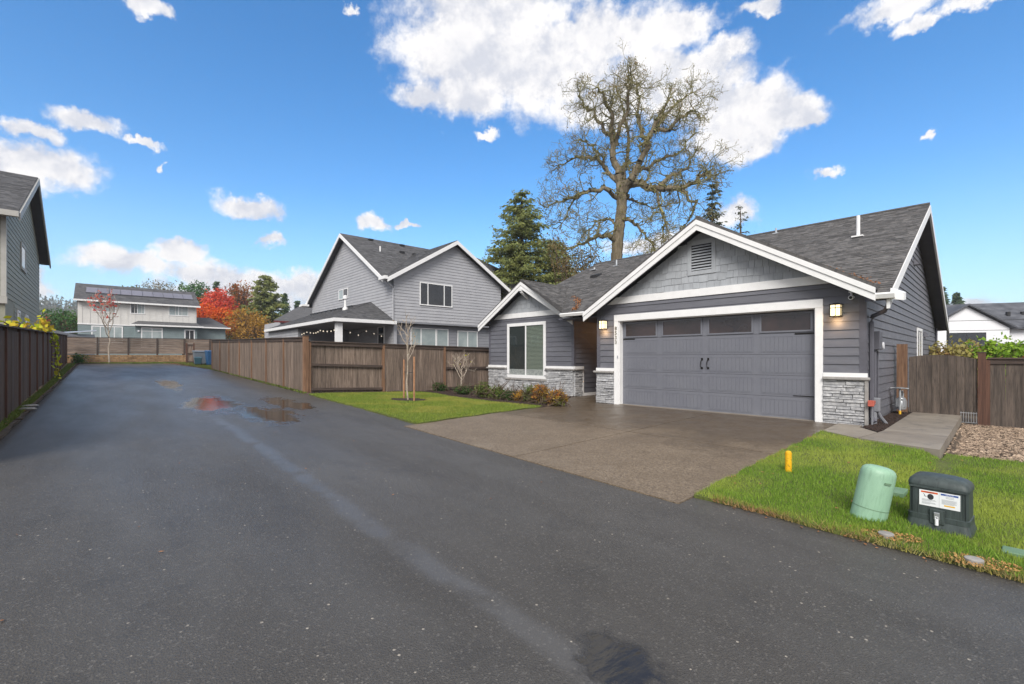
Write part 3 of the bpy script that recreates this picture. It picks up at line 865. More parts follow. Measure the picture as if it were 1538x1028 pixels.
# siding boards, one object each
EX = .178
BAND = 2.95
def board(T, a0b, a1b, a0t, a1t, z0, z1, o0=0., m_='siding'):
    mb = MB(T); lap(mb, a0b, a1b, a0t, a1t, z0, z1, o0); return mb.build('siding_board', MT[m_], HOUSE)
z = 1.07
while z < BAND - .02:
    z1 = min(z + EX + .006, BAND)
    T = FT(-.001)
    if z < 2.63 - .01:
        zz = min(z1, 2.63) if z1 > 2.63 else z1
        board(T, XL + .1, DX0 - .14, XL + .1, DX0 - .14, z, z1); board(T, DX1 + .14, XR - .1, DX1 + .14, XR - .1, z, z1)
        if z1 > 2.64: board(T, DX0 - .139, DX1 + .139, DX0 - .139, DX1 + .139, 2.632, z1)
    else:
        c = -2.1 if int(z * 10) % 2 else -4.4
        board(T, XL + .1, c, XL + .1, c, z, z1); board(T, c + .003, XR - .1, c + .003, XR - .1, z, z1)
    # wing front, either side of the window
    T = FT(WY - .001)
    if z < 2.75:
        board(T, WL + .1, -11.85, WL + .1, -11.85, z, z1); board(T, -9.74, WR - .1, -9.74, WR - .1, z, z1)
        if z1 > 2.76: board(T, -11.849, -9.741, -11.849, -9.741, 2.742, z1)
    else: board(T, WL + .1, WR - .1, WL + .1, WR - .1, z, z1)
    z += EX
# right-hand side wall up into the gable
z = -.1; T = ST(XR); k = 0
while z < RZ - .36:
    z1 = z + EX + .006
    def lim(zz):
        if zz < 2.62: return .105, 14.5
        d = (zz + .24 - zm(0)) / .455
        return max(.105, d), 2 * RY - max(.105, d) if d > .105 else 14.5
    (b0, b1), (t0, t1) = lim(z), lim(z1)
    b1, t1 = min(b1, 14.5), min(t1, 14.5)
    if t1 - t0 > .1:
        k += 1; cut = 4.0 + (k * 2.37) % 5.5
        if t0 + .3 < cut < t1 - .3 and b0 + .3 < cut:
            board(T, b0, cut, t0, cut, z, z1); board(T, cut + .003, b1, cut + .003, t1, z, z1)
        else: board(T, b0, b1, t0, t1, z, z1)
    z += EX
# recess walls
z = .12
while z < 2.6:
    board(ST(WR), WY + (.52 if z < 1.05 else .09), 5.2, WY + (.52 if z < 1.05 else .09), 5.2, z, z + EX + .006)
    board(LT(XL), .45 if z < 1.05 else .1, 5.2, .45 if z < 1.05 else .1, 5.2, z, z + EX + .006)
    z += EX
# corner boards
for (x, y, sx) in ((XR, 0, -1), (XL, 0, 1), (WL, WY, 1), (WR, WY, -1)):
    xo = x - sx * .02
    mb = MB(); mb.box(min(xo, x + sx * .1), max(xo, x + sx * .1), y - .02, y + .1, 1.07, BAND - .005 if x in (XL, XR) else 2.85); mb.build('corner_trim', MT['siding_d'], HOUSE)
mb = MB(); mb.box(XR + .001, XR + .022, .001, .1, -.1, 1.065); mb.build('corner_trim', MT['siding_d'], HOUSE)
mb = MB(); mb.box(XR + .001, XR + .02, 14.4, 14.5, -.1, 2.6); mb.build('corner_trim', MT['siding_d'], HOUSE)

# white frieze bands and gable shakes
for (y0, xa, xb, zf, px, pzz, sl_) in ((0, XL, XR, zg, GX, GZ, GS), (WY, WL, WR, zw, WX, WZ, WS)):
    mb = MB(FT(y0)); bt = lambda zz: (pzz - .20 - zz) / sl_
    h0, h1 = min(bt(BAND), (xb - xa) / 2 - .01), min(bt(BAND + .19), (xb - xa) / 2 - .01)
    mb.hull2([(px - h0, .0, BAND), (px + h0, .0, BAND), (px + h1, .0, BAND + .19), (px - h1, .0, BAND + .19)], [(px - h0, .035, BAND), (px + h0, .035, BAND), (px + h1, .035, BAND + .19), (px - h1, .035, BAND + .19)]); mb.build('frieze_band', MT['white'], HOUSE)
    z = BAND + .19; row = 0
    while z < pzz - .38:
        z1 = z + .185
        half = (pzz - .24 - z) / sl_
        x = px - half - random.uniform(0, .2)
        while x < px + half:
            ww = random.choice((.13, .17, .2, .24, .28)); x2 = x + ww
            def top(xx): return pzz - .24 - sl_ * abs(xx - px)
            dz = random.choice((0, 0, -.018, .012))
            lx, rx = max(x + .003, px - half), min(x2 - .003, px + half)
            if rx - lx > .02:
                pts = [(lx, z + dz), (rx, z + dz)]
                tr, tl = min(z1 + .01, top(rx)), min(z1 + .01, top(lx))
                if tr > z + dz + .004: pts.append((rx, tr))
                if lx < px < rx: pts.append((px, min(z1 + .01, pzz - .24)))
                if tl > z + dz + .004: pts.append((lx, tl))
                if len(pts) >= 3 and not (y0 == 0 and -3.72 < (lx + rx) / 2 < -2.98 and 3.45 < z < 4.27):
                    th = .016 + random.uniform(0, .006)
                    mb = MB(FT(y0)); mb.hull2([(p[0], .0, p[1]) for p in pts], [(p[0], th if p[1] < z + .05 else .006, p[1]) for p in pts])
                    mb.build('shake_shingle', MT['shake'], HOUSE)
            x = x2
        z += .175; row += 1

# gable vent
mb = MB(FT(0))
mb.box(-3.70, -3.60, .0, .03, 3.50, 4.38); mb.box(-3.08, -2.98, .0, .03, 3.50, 4.38); mb.box(-3.60, -3.08, .0, .03, 4.26, 4.38); mb.box(-3.60, -3.08, .0, .03, 3.50, 3.60)
gv = mb.build('gable_vent', MT['shake'], HOUSE)
mb = MB(FT(0)); mb.box(-3.98, -2.72, .0, .0012, 3.36, 4.32); mb.build('vent_surround', MT['shake'], gv)
mb = MB(FT(0)); mb.box(-3.6, -3.08, .002, .008, 3.6, 4.26); mb.build('vent_backing', MT['void'], gv)
for i in range(9):
    z = 3.615 + i * .072
    mb = MB(FT(0)); mb.hull2([(-3.595, .01, z + .03), (-3.085, .01, z + .03), (-3.085, .01, z + .042), (-3.595, .01, z + .042)], [(-3.595, .04, z), (-3.085, .04, z), (-3.085, .04, z + .012), (-3.595, .04, z + .012)])
    mb.build('louvre', MT['siding_d'] if 0 else MT['shake'], gv)

# roofs ---------------------------------------------------------------
rf = MB()
TH = .1
ym = lambda z_: RY - (RZ - z_) / .455
vy_r, vy_l = ym(zg(.2)), ym(zg(-6.76))
outline = [(.4, -.3), (.4, RY), (-12, RY), (-12, ym(zw(-12))), (WX, ym(WZ)), (-8.2, ym(zw(-8.2))), (-6.76, vy_l), (GX, ym(GZ)), (.2, vy_r), (.2, -.3)]
slab(rf, [(x, y, zm(y)) for x, y in outline], TH)
slab(rf, [(.4, RY, RZ), (.4, 14.85, zm(14.85)), (-12, 14.85, zm(14.85)), (-12, RY, RZ)], TH)
rf.build('main_roof', MT['roof'], HOUSE)
rg_ = MB()
for sx, xe in ((1, .2), (-1, -6.76)):
    slab(rg_, [(xe, -.42, zg(xe)), (GX, -.42, GZ), (GX, ym(GZ), GZ), (xe, ym(zg(xe)), zg(xe))], TH)
rg_.build('garage_roof', MT['roof'], HOUSE)
rw = MB()
for xe in (-8.2, -13.25):
    slab(rw, [(xe, .78, zw(xe)), (WX, .78, WZ), (WX, ym(WZ), WZ), (xe, ym(zw(xe)) if xe > WX else 3.5, zw(xe))], TH)
rw.build('wing_roof', MT['roof'], HOUSE)
cs_ = math.sqrt(1 + .455 ** 2)
shingles('roof_shingles', HOUSE, (0, -.3, zm(-.3)), (1, 0, 0), (0, 1 / cs_, .455 / cs_), [(x, (y + .3) * cs_) for x, y in outline], .14, .24, MT['roof'], 3)
c2 = math.sqrt(1 + WS ** 2)
shingles('wing_shingles', HOUSE, (-8.2, 0, zw(-8.2)), (0, 1, 0), (-1 / c2, 0, WS / c2), [(.78, 0), (.78, 2.5 * c2), (ym(WZ), 2.5 * c2), (ym(zw(-8.2)), 0)], .14, .24, MT['roof'], 4)
mb = MB(); mb.tube([(-12, RY, RZ + .005), (.4, RY, RZ + .005)], .05, 6); mb.tube([(WX, .78, WZ), (WX, ym(WZ), WZ)], .035, 6); mb.tube([(GX, -.42, GZ), (GX, ym(GZ), GZ)], .035, 6)
mb.build('ridge_cap', MT['roof'], HOUSE)


def rake(x0, z0, x1, z1, y, parent, name='bargeboard'):
    """two-step white bargeboard in the plane y, following the roof edge"""
    mb = MB()
    mb.hull2([(x0, y + .02, z0 - .075), (x1, y + .02, z1 - .075), (x1, y + .02, z1 - .19), (x0, y + .02, z0 - .19)], [(x0, y - .035, z0 - .075), (x1, y - .035, z1 - .075), (x1, y - .035, z1 - .19), (x0, y - .035, z0 - .19)])
    mb.hull2([(x0, y + .02, z0 - .191), (x1, y + .02, z1 - .191), (x1, y + .02, z1 - .33), (x0, y + .02, z0 - .33)], [(x0, y - .012, z0 - .191), (x1, y - .012, z1 - .191), (x1, y - .012, z1 - .33), (x0, y - .012, z0 - .33)])
    return mb.build(name, MT['white'], parent)


rake(-6.78, zg(-6.78), GX, GZ, -.42, HOUSE); rake(GX, GZ, .22, zg(.22), -.42, HOUSE)
rake(-13.27, zw(-13.27), WX, WZ, .78, HOUSE); rake(WX, WZ, -8.18, zw(-8.18), .78, HOUSE)
# side gable rake boards and soffit
for ya, yb in ((-.3, RY), (RY, 14.85)):
    mb = MB()
    za, zb = zm(ya), zm(yb)
    mb.hull2([(.37, ya, za - .04), (.37, yb, zb - .04), (.37, yb, zb - .27), (.37, ya, za - .27)], [(.42, ya, za - .04), (.42, yb, zb - .04), (.42, yb, zb - .27), (.42, ya, za - .27)])
    mb.build('side_rake_board', MT['white'], HOUSE)
    mb = MB(); mb.hull2([(0.03, ya, za - TH - .012), (.37, ya, za - TH - .012), (.37, yb, zb - TH - .012), (.03, yb, zb - TH - .012)], [(.03, ya, za - TH - .002), (.37, ya, za - TH - .002), (.37, yb, zb - TH - .002), (.03, yb, zb - TH - .002)])
    mb.build('soffit', MT['siding_d'], HOUSE)
# lintel end returns under the gable rakes
mb = MB()
for ya, yb in ((-.40, -.0),):
    slab(mb, [(XR + .1, ya, zg(.1) - .13), (GX, ya, GZ - .13), (GX, yb, GZ - .13), (XR + .1, yb, zg(.1) - .13)], .015)
    slab(mb, [(XL - .1, ya, zg(XL - .1) - .13), (GX, ya, GZ - .13), (GX, yb, GZ - .13), (XL - .1, yb, zg(XL - .1) - .13)], .015)
slab(mb, [(WR + .1, .8, zw(WR + .1) - .13), (WX, .8, WZ - .13), (WX, WY, WZ - .13), (WR + .1, WY, zw(WR + .1) - .13)], .015)
slab(mb, [(WL - .1, .8, zw(WL - .1) - .13), (WX, .8, WZ - .13), (WX, WY, WZ - .13), (WL - .1, WY, zw(WL - .1) - .13)], .015)
mb.box(WR, XL, .35, 5.2, 2.66, 2.70)
mb.build('gable_soffit', MT['siding_d'], HOUSE)


def gutter(x0, x1, y, z, name='gutter'):
    mb = MB(); h = .11
    mb.prism([(y, z), (y - .10, z), (y - .12, z - .03), (y - .085, z - h), (y, z - h)], 0, x0, x1)
    return mb.build(name, MT['white'], HOUSE)


gutter(.215, .50, -.31, zm(-.3) + .03)
mb = MB()   # fascia behind the short gutter at the right-hand corner
mb.hull2([(.43, -.31, 2.70), (.62, -.29, 2.60), (.62, -.29, 2.46), (.43, -.31, 2.50)], [(.43, .02, 2.74), (.62, .02, 2.64), (.62, .02, 2.50), (.43, .02, 2.54)])
mb.build('gutter_end', MT['white'], HOUSE)
gutter(-8.17, -6.80, vy_l + .02, zm(vy_l) + .03)
mb = MB(); mb.box(-12.2, .2, 14.82, 14.95, 2.5, 2.62); mb.build('gutter', MT['white'], HOUSE)

# downspout at the garage corner
mb = MB(); P = [(.38, -.24, 2.50), (.38, -.24, 2.38), (.30, .0, 2.30), (.075, .22, 2.22), (.06, .24, 2.1), (.06, .24, .18), (.12, .20, .08)]
mb.tube(P, .042, 6); mb.build('downspout', MT['siding_d'], HOUSE)
mb = MB(); mb.tube([(.06, 14.3, 2.6), (.06, 14.3, 0)], .035, 6); mb.build('downspout', MT['siding_d'], HOUSE)

# stone skirting ---------------------------------------------------------
def ledgestones(T, a0, a1, z0, z1, skip=None):
    mb = MB(T); mb.box(a0 + .004, a1 - .004, 0.0, .03, z0, z1); mb.build('mortar', MT['stone'], HOUSE)
    z = z0
    while z < z1 - .02:
        h = min(random.choice((.045, .055, .065, .08)), z1 - z)
        x = a0
        while x < a1 - .01:
            ww = min(random.uniform(.14, .42), a1 - x)
            if a1 - x - ww < .06: ww = a1 - x
            if not (skip and skip[0] < x + ww / 2 < skip[1] and z + h / 2 > skip[2]):
                d = random.uniform(.045, .085); e = .007
                mb = MB(T)
                mb.hull2([(x + .002, .02, z + .002), (x + ww - .002, .02, z + .002), (x + ww - .002, .02, z + h - .002), (x + .002, .02, z + h - .002)],
                         [(x + e, d, z + e), (x + ww - e, d * random.uniform(.85, 1.1), z + e * random.uniform(.5, 1.6)), (x + ww - e, d * random.uniform(.8, 1.05), z + h - e * random.uniform(.6, 1.6)), (x + e, d, z + h - e)])
                mb.build('stone', MT['stone'], HOUSE)
            x += ww
        z += h


def skirting_cap(T, a0, a1, e0=.0, e1=.0):
    mb = MB(T); mb.box(a0 - e0, a1 + e1, 0, .115, .925, .985); mb.build('ledge', MT['ledge'], HOUSE, bevel=.012)
    mb = MB(T); mb.box(a0 - e0 * .3, a1 + e1 * .3, .0, .05, .987, 1.07); mb.build('skirting_cap', MT['white'], HOUSE)


ledgestones(FT(0), DX1 + .145, XR + .0, -.06, .925); skirting_cap(FT(0), DX1 + .145, XR + .02, 0, .06)
mb = MB(); mb.box(XR + .0, XR + .05, -.09, -.0, -.1, .925); mb.build('stone_end_trim', MT['ledge'], HOUSE)
ledgestones(FT(0), XL, DX0 - .145, -.06, .925); skirting_cap(FT(0), XL, DX0 - .145, .10, 0)
ledgestones(LT(XL), 0, .40, -.06, .925); skirting_cap(LT(XL), .0, .40)
ledgestones(FT(WY), WL, WR, -.08, .925, (-11.86, -9.73, .52)); skirting_cap(FT(WY), WL, -11.86, .1, 0); skirting_cap(FT(WY), -9.73, WR, 0, .1)
ledgestones(ST(WR), WY, WY + .42, -.08, .925); skirting_cap(ST(WR), WY + .0, WY + .46)
mb = MB(ST(WR)); mb.box(WY + .43, WY + .51, 0, .05, -.02, 1.07); mb.box(WY + .515, 5.2, 0, .045, -.02, .11); mb.build('skirting_cap', MT['white'], HOUSE)

# wing window with sill ledge, blinds and screen
wn_ = window(HOUSE, FT(WY), -11.85, -9.74, .58, 2.74, .12, bars=(.5,), panes=['glass', 'glass'], o0=.02)
mb = MB(FT(WY)); mb.box(-11.75, -9.84, .0, .004, .66, 2.64); mb.build('screen', MT['void'], wn_)  # flat black sheet standing for the unlit room behind the glass
mb = MB(FT(WY)); mb.box(-11.72, -10.83, .005, .012, .70, 2.62); mb.build('insect_screen', MT['screen'], wn_)
for i in range(38):
    z = .72 + i * .05
    mb = MB(FT(WY)); mb.hull2([(-10.76, .005, z + .034), (-9.87, .005, z + .034), (-9.87, .006, z + .037), (-10.76, .006, z + .037)], [(-10.76, .019, z), (-9.87, .019, z), (-9.87, .02, z + .003), (-10.76, .02, z + .003)])
    mb.build('blind_slat', MT['blind'], wn_)
mb = MB(FT(WY)); mb.box(-11.93, -9.66, .0, .10, .50, .565); mb.build('window_ledge', MT['ledge'], HOUSE, bevel=.01)
# bracket at the wing gable
mb = MB(); mb.box(WX - .05, WX + .05, .74, .95, WZ - .42, WZ - .30); mb.hull2([(WX - .045, .78, WZ - .48), (WX + .045, .78, WZ - .48), (WX + .045, .78, WZ - .40), (WX - .045, .78, WZ - .40)], [(WX - .045, WY, WZ - .72), (WX + .045, WY, WZ - .72), (WX + .045, WY, WZ - .64), (WX - .045, WY, WZ - .64)])
mb.build('bracket', MT['white'], HOUSE)

# garage door frame -------------------------------------------------------
mb = MB(FT(0))
mb.box(DX0 - .14, DX1 + .14, .0, .045, DZ, 2.63); mb.box(DX0 - .14, DX0, .0, .04, -.02, DZ - .001); mb.box(DX1, DX1 + .14, .0, .04, -.02, DZ - .001)
mb.box(DX0, DX0 + .02, -DD, .0, -.02, DZ); mb.box(DX1 - .02, DX1, -DD, .0, -.02, DZ); mb.box(DX0 + .021, DX1 - .021, -DD, .0, DZ - .02, DZ)
mb.build('door_surround', MT['white'], HOUSE)
gd = thing('garage_door', None, None); gd.parent = HOUSE
D0, D1 = DX0 + .022, DX1 - .022
SH = (DZ - .04) / 5
DT = FT(DD)
edges_ = [D0, -4.60, -3.33, -2.10, D1]
for k in range(5):
    zb, zt = .015 + k * SH, .015 + (k + 1) * SH - .006
    mb = MB(DT)
    mb.box(D0, D1, -.04, .0, zb, zt)
    if k < 4:
        for c in range(4):
            l, r_ = edges_[c] + .11, edges_[c + 1] - .11
            mb.box(l - .03, r_ + .03, .0, .006, zt - .075, zt - .055); mb.box(l - .03, r_ + .03, .0, .006, zb + .045, zb + .065)
            mb.box(l - .03, l - .012, .0, .0055, zb + .065, zt - .075); mb.box(r_ + .012, r_ + .03, .0, .0055, zb + .065, zt - .075)
            n_ = 11; wd = (r_ - l) / n_
            for j in range(n_): mb.box(l + j * wd + .005, l + (j + 1) * wd - .005, .0, .005, zb + .07, zt - .08)
    sec = mb.build('door_section', MT['door'], gd)
    if k == 4:
        for c in range(4):
            l, r_ = edges_[c] + .11, edges_[c + 1] - .11
            mb = MB(DT); fr = .045
            mb.box(l - fr, r_ + fr, .0, .022, zt - .055, zt - .015); mb.box(l - fr, r_ + fr, .0, .022, zb + .02, zb + .055)
            mb.box(l - fr, l, .0, .021, zb + .055, zt - .055); mb.box(r_, r_ + fr, .0, .021, zb + .055, zt - .055)
            mb.build('window_frame', MT['door'], gd)
            mb = MB(DT); mb.box(l, r_, .001, .008, zb + .055, zt - .055); mb.build('pane', MT['doorglass'], gd)
mb = MB(DT); mb.box(D0, D1, -.03, .012, -.0, .014); mb.build('weather_strip', MT['black'], gd)
for x in (-3.41, -3.25):
    mb = MB(DT); mb.tube([(x, .012, 1.10), (x - .012, .05, 1.14), (x - .015, .055, 1.23), (x - .006, .045, 1.31), (x, .012, 1.345)], .011, 6)
    mb.box(x - .022, x + .022, .004, .012, 1.085, 1.14); mb.box(x - .022, x + .022, .004, .012, 1.31, 1.375)
    mb.build('handle', MT['metal_d'], gd)
for (x0, x1) in ((D0 + .01, D0 + .40), (D1 - .42, D1 - .01)):
    for zz_ in (1.90,):
        mb = MB(DT); mb.hull2([(x0, .004, zz_), (x1, .004, zz_), (x1, .004, zz_ + .032), (x0, .004, zz_ + .032)], [(x0, .012, zz_ + .004), (x1, .012, zz_ + .004), (x1, .012, zz_ + .028), (x0, .012, zz_ + .028)])
        mb.build('strap_hinge', MT['metal_d'], gd)
for zz_, x0, x1 in ((.52, D1 - .45, D1 - .02),):
    mb = MB(DT); mb.box(x0, x1, .004, .010, zz_, zz_ + .014); mb.build('strap_hinge', MT['metal_d'], gd)
# house number, reading downwards on the left-hand frame
for i, ch in enumerate('8533'):
    text_part(ch, .15, 'house_number', MT['num'], HOUSE, (DX0 - .075, -.050, 2.235 - i * .135), (R(90), 0, 0), .006)
mb = MB(FT(.0)); mb.box(DX0 - .03, DX0 + .0, .042, .055, 1.36, 1.44); mb.build('keypad', MT['shake'], HOUSE)

# small roof vents and pipes
def roof_pipe(x, y, r, h, m_='white', name='vent_pipe'):
    z = zm(y); mb = MB(); mb.lathe([(r, -.05), (r, h)], (x, y, z), 10); mb.box(x - r * 3, x + r * 3, y - r * 3.4, y + r * 2.5, z - .02, z + .018)
    return mb.build(name, MT[m_], HOUSE)
roof_pipe(-.9, 4.57, .045, .60); roof_pipe(-3.73, 6.95, .03, .2, 'steel'); roof_pipe(-11.12, 6.0, .05, .12, 'steel'); roof_pipe(-9.95, 6.06, .035, .28, 'steel')
mb = MB(); zc = zm(4.67); mb.hull2([(-10.25, 4.5, zc - .06), (-9.9, 4.5, zc - .06), (-9.9, 4.9, zc + .1), (-10.25, 4.9, zc + .1)], [(-10.22, 4.5, zc + .06), (-9.93, 4.5, zc + .06), (-9.93, 4.9, zc + .18), (-10.22, 4.9, zc + .18)])
mb.build('roof_vent', MT['black'], HOUSE)
# side wall: dryer hood, flood light, side window, conduits
T = ST(XR)
mb = MB(T); mb.box(7.35, 7.62, .016, .03, 4.25, 4.47); mb.hull2([(7.36, .03, 4.45), (7.61, .03, 4.45), (7.61, .03, 4.27), (7.36, .03, 4.27)], [(7.38, .05, 4.44), (7.59, .05, 4.44), (7.59, .16, 4.27), (7.38, .16, 4.27)])
mb.build('wall_vent', MT['siding_d'], HOUSE)
mb = MB(T); mb.hull2([(10.2, .015, 2.3), (10.6, .015, 2.3), (10.6, .015, 2.12), (10.2, .015, 2.12)], [(10.25, .12, 2.22), (10.55, .12, 2.22), (10.55, .14, 2.12), (10.25, .14, 2.12)]); mb.build('wall_vent', MT['siding_d'], HOUSE)
window(HOUSE, T, 8.2, 9.5, 1.0, 2.35, .09, bars=(.5,), o0=.015)
mb = MB(T)
mb.box(.52, .86, .016, .15, 1.55, 1.93); eb = mb.build('electric_box', MT['siding_d'], HOUSE, bevel=.006)
mb = MB(T); mb.tube([(.60, .06, 1.55), (.60, .06, .48)], .028, 8); mb.tube([(1.12, .035, 1.60), (1.12, .035, .1)], .016, 6); mb.box(.56, .64, .0, .05, 1.08, 1.11); mb.build('conduit', MT['siding_d'], HOUSE)
# ------------------------------------------------------------------ things fixed to or beside the house
def H_thing(name, label, cat, x, y, z, group=None, rz=0):
    wx, wy = h2w(x, y); return thing(name, label, cat, (wx, wy, z), HA + rz, group)


def wall_lamp(x, label):
    t = H_thing('wall_lamp', label, 'wall lamp', x, -.001, 2.2, 'lantern lamps either side of the garage door')
    T = FT(-.015)
    mb = MB(T); mb.box(-.07, .07, 0, .02, .02, .30); mb.build('back_plate', MT['metal_d'], t)
    mb = MB(T); mb.box(-.085, .085, .035, .165, .05, .27); mb.build('glass_shade', MT['lampglass'], t)
    mb = MB(T)
    mb.box(-.105, .105, .015, .19, .272, .29); mb.box(-.05, .05, .05, .15, .29, .31); mb.box(-.1, .1, .02, .185, .03, .048)
    for a in (-.094, .084): mb.box(a, a + .011, .166, .177, .03, .29); mb.box(a, a + .011, .022, .034, .03, .29)
    mb.box(-.006, .006, .166, .174, .048, .272); mb.box(-.094, .095, .1745, .178, .205, .217)
    for a in (-.096, .087): mb.box(a, a + .008, .034, .17, .205, .215); mb.box(a, a + .008, .095, .105, .048, .272)
    mb.build('lamp_cage', MT['metal_d'], t)
    l = bpy.data.lights.new('lamp_light', 'POINT'); l.energy = 2.4; l.color = (1, .62, .3); l.shadow_soft_size = .06
    link('lamp_light', l, t, (0, -.13, -.06))
    return t


wall_lamp(-.47, 'lit square wall lantern right of the garage door')
wall_lamp(-6.28, 'lit square wall lantern left of the garage door by the entry')
l = bpy.data.lights.new('porch_light', 'POINT'); l.energy = 10; l.color = (1, .50, .2); l.shadow_soft_size = .05
pl_ = H_thing('porch_lamp', 'small porch ceiling lamp inside the dark entry recess', 'ceiling lamp', -7.2, 3.0, 2.56)
mb = MB(); mb.lathe([(.09, .08), (.09, .05), (.07, .0), (.03, -.03)], n=12); mb.build('lamp_shade', MT['lampglass'], pl_)
link('lamp_light', l, pl_, (0, 0, -.1))

t = H_thing('security_camera', 'small white security camera under the right garage eave', 'camera', -.22, -.05, 2.62)
mb = MB(); mb.lathe([(.05, .12), (.05, .09), (.02, .085), (.02, .03)], (0, 0, 0), 12); mb.build('mount', MT['farwhite'], t)
mb = MB(); mb.tube([(0, .05, 0), (0, -.09, -.02)], .045, 12); mb.build('housing', MT['farwhite'], t, smooth=True)
mb = MB(); mb.tube([(0, -.091, -.02), (0, -.10, -.021)], .03, 12); mb.build('camera_lens', MT['black'], t)

t = H_thing('electric_meter', 'round electric meter on the grey side wall box', 'meter', .0, .98, 1.62)
mb = MB(ST(.015)); mb.box(-.09, .09, 0, .05, -.1, .12); mb.build('meter_box', MT['greypaint'], t)
mb = MB(); mb.tube([(.06, 0, .02), (.16, 0, .02)], .075, 14); mb.build('meter_dial', MT['farwhite'], t, smooth=True)

t = H_thing('conduit_box', 'pale grey utility conduit box low on the corner beside the stone pillar', 'utility box', .09, .36, 0)
mb = MB(); mb.box(-.05, .09, -.07, .10, .28, .56); mb.build('box', MT['greypaint'], t, bevel=.012)
mb = MB(); mb.tube([(.0, -.02, .28), (.0, -.02, 0)], .045, 8); mb.tube([(.04, .04, .28), (.08, .12, .16), (.16, .22, .02)], .035, 8); mb.build('conduit', MT['greypaint'], t, smooth=True)
t = H_thing('splash_pipe', 'red capped box sticking out from the corner beside the stone pillar', 'utility cap', .11, -.05, .44)
mb = MB(); mb.hull2([(-.05, -.13, -.02), (.05, -.13, -.02), (.05, -.13, .10), (-.05, -.13, .10)], [(-.04, .2, .01), (.03, .2, .01), (.03, .2, .08), (-.04, .2, .08)]); mb.build('cap', MT['red'], t, bevel=.008)
mb = MB(); mb.tube([(-.02, .15, .01), (-.02, .15, -.44)], .02, 6); mb.build('stand', MT['greypaint'], t)

t = H_thing('gas_meter', 'grey gas meter with pipes beside the side gate', 'gas meter', .22, 2.9, 0)
mb = MB(); mb.lathe([(.05, .12), (.13, .14), (.15, .22), (.15, .33), (.11, .41), (.04, .43)], (0, .08, 0), 14, sx=.7); mb.box(-.09, .09, -.06, .02, .2, .40); mb.build('body', MT['steel'], t, smooth=True)
mb = MB(); mb.tube([(-.0, -.16, -.1), (0, -.16, .62), (0, -.10, .66)], .022, 8); mb.tube([(0, .12, .42), (0, .12, .56), (0, .28, .56), (.0, .33, .5), (0, .33, .2), (-.2, .33, .2)], .022, 8); mb.tube([(0, -.16, .52), (0, .05, .50), (0, .05, .40)], .022, 8); mb.build('pipes', MT['steel'], t, smooth=True)
mb = MB(); mb.lathe([(.12, 0), (.13, .015), (.05, .04)], (0, -.14, .64), 14); mb.tube([(-.18, -.14, .65), (.16, -.14, .65)], .018, 6); mb.build('regulator', MT['steel'], t, smooth=True)
mb = MB(); mb.tube([(0.0, -.17, .12), (0, -.17, -.02)], .024, 8); mb.build('yellow_sleeve', MT['lab_y'], t)

# ------------------------------------------------------------------ fences
def base_board(name, m_, w, h, th=.018, dog=False):
    mb = MB(); mb.box(0, w, 0, th, 0, h); return mb.mesh(name, m_)


def board_fence(label, group, A, B, zt0, zt1, board_m='wood_a', post_m='post', bw=.140, spacing=2.44, mode='front', rails=(), cap=True, zfun=None, post_top=.0, first_post=True, name='board_fence', face=1, pw=.09, alt=False, lead=0.):
    """A, B world points; local x runs along the fence, -y faces the viewer"""
    A = Vector(A); B = Vector(B); d = B - A; Lg = d.length; ang = math.atan2(d.y, d.x)
    root = thing(name, label, 'fence', (A.x, A.y, 0), ang, group)
    zfun = zfun or (lambda t: gh(*(A + d * (t / Lg))))
    top = lambda t: zt0 + (zt1 - zt0) * t / Lg
    me = base_board('fence_board', MT[board_m], bw + .001, 1.0)
    npanel = max(1, round(Lg / spacing)); sp = Lg / npanel
    n = int(Lg / bw)
    for i in range(n):
        t = i * bw; pan = int(t / sp)
        back = alt and pan % 2 == 0
        zb = zfun(t) + .03 + random.uniform(-.015, .02); zt = top(t) - .10
        y = (.032 if back else -.022) + random.uniform(-.003, .003)
        link('fence_board', me, root, (t + .003, y, zb), (0, random.uniform(-.004, .004), random.uniform(-.02, .02)), scale=(1, 1, zt - zb))
    pm = base_board('fence_post', MT[post_m], pw, 1.0, pw)
    for k in range(npanel + 1):
        t = min(k * sp, Lg) - pw / 2; zb = zfun(t) - .05
        link('fence_post', pm, root, (t, -.06 if mode == 'front' else -.02, zb), 0, scale=(1, 1, top(t) - .03 + post_top - zb))
    for k in range(npanel):
        t0, t1 = k * sp + pw / 2, (k + 1) * sp - pw / 2
        if alt and k % 2 == 0 or (rails and not alt):
            for f in (rails or (.1, .52)):
                z0, z1 = zfun(t0) + f * 1.8, zfun(t1) + f * 1.8
                mb = MB(); mb.hull2([(t0, -.045, z0), (t1, -.045, z1), (t1, -.045, z1 + .085), (t0, -.045, z0 + .085)], [(t0, -.005, z0), (t1, -.005, z1), (t1, -.005, z1 + .085), (t0, -.005, z0 + .085)])
                mb.build('rail', MT['cap'], root)
        mb = MB(); za, zb = top(t0) - .03, top(t1) - .03
        mb.hull2([(t0, -.052, za - .11), (t1, -.052, zb - .11), (t1, -.052, zb), (t0, -.052, za)], [(t0, -.026, za - .11), (t1, -.026, zb - .11), (t1, -.026, zb), (t0, -.026, za)])
        mb.build('trim_board', MT['cap'], root)
        if cap:
            mb = MB(); c0, c1 = k * sp + .002, (k + 1) * sp - .002
            za, zb = top(c0) - .03, top(c1) - .03
            mb.hull2([(c0, -.085, za), (c1, -.085, zb), (c1, .075, zb), (c0, .075, za)], [(c0, -.085, za + .035), (c1, -.085, zb + .035), (c1, .075, zb + .035), (c0, .075, za + .035)])
            mb.build('cap_rail', MT['cap'], root)
    return root


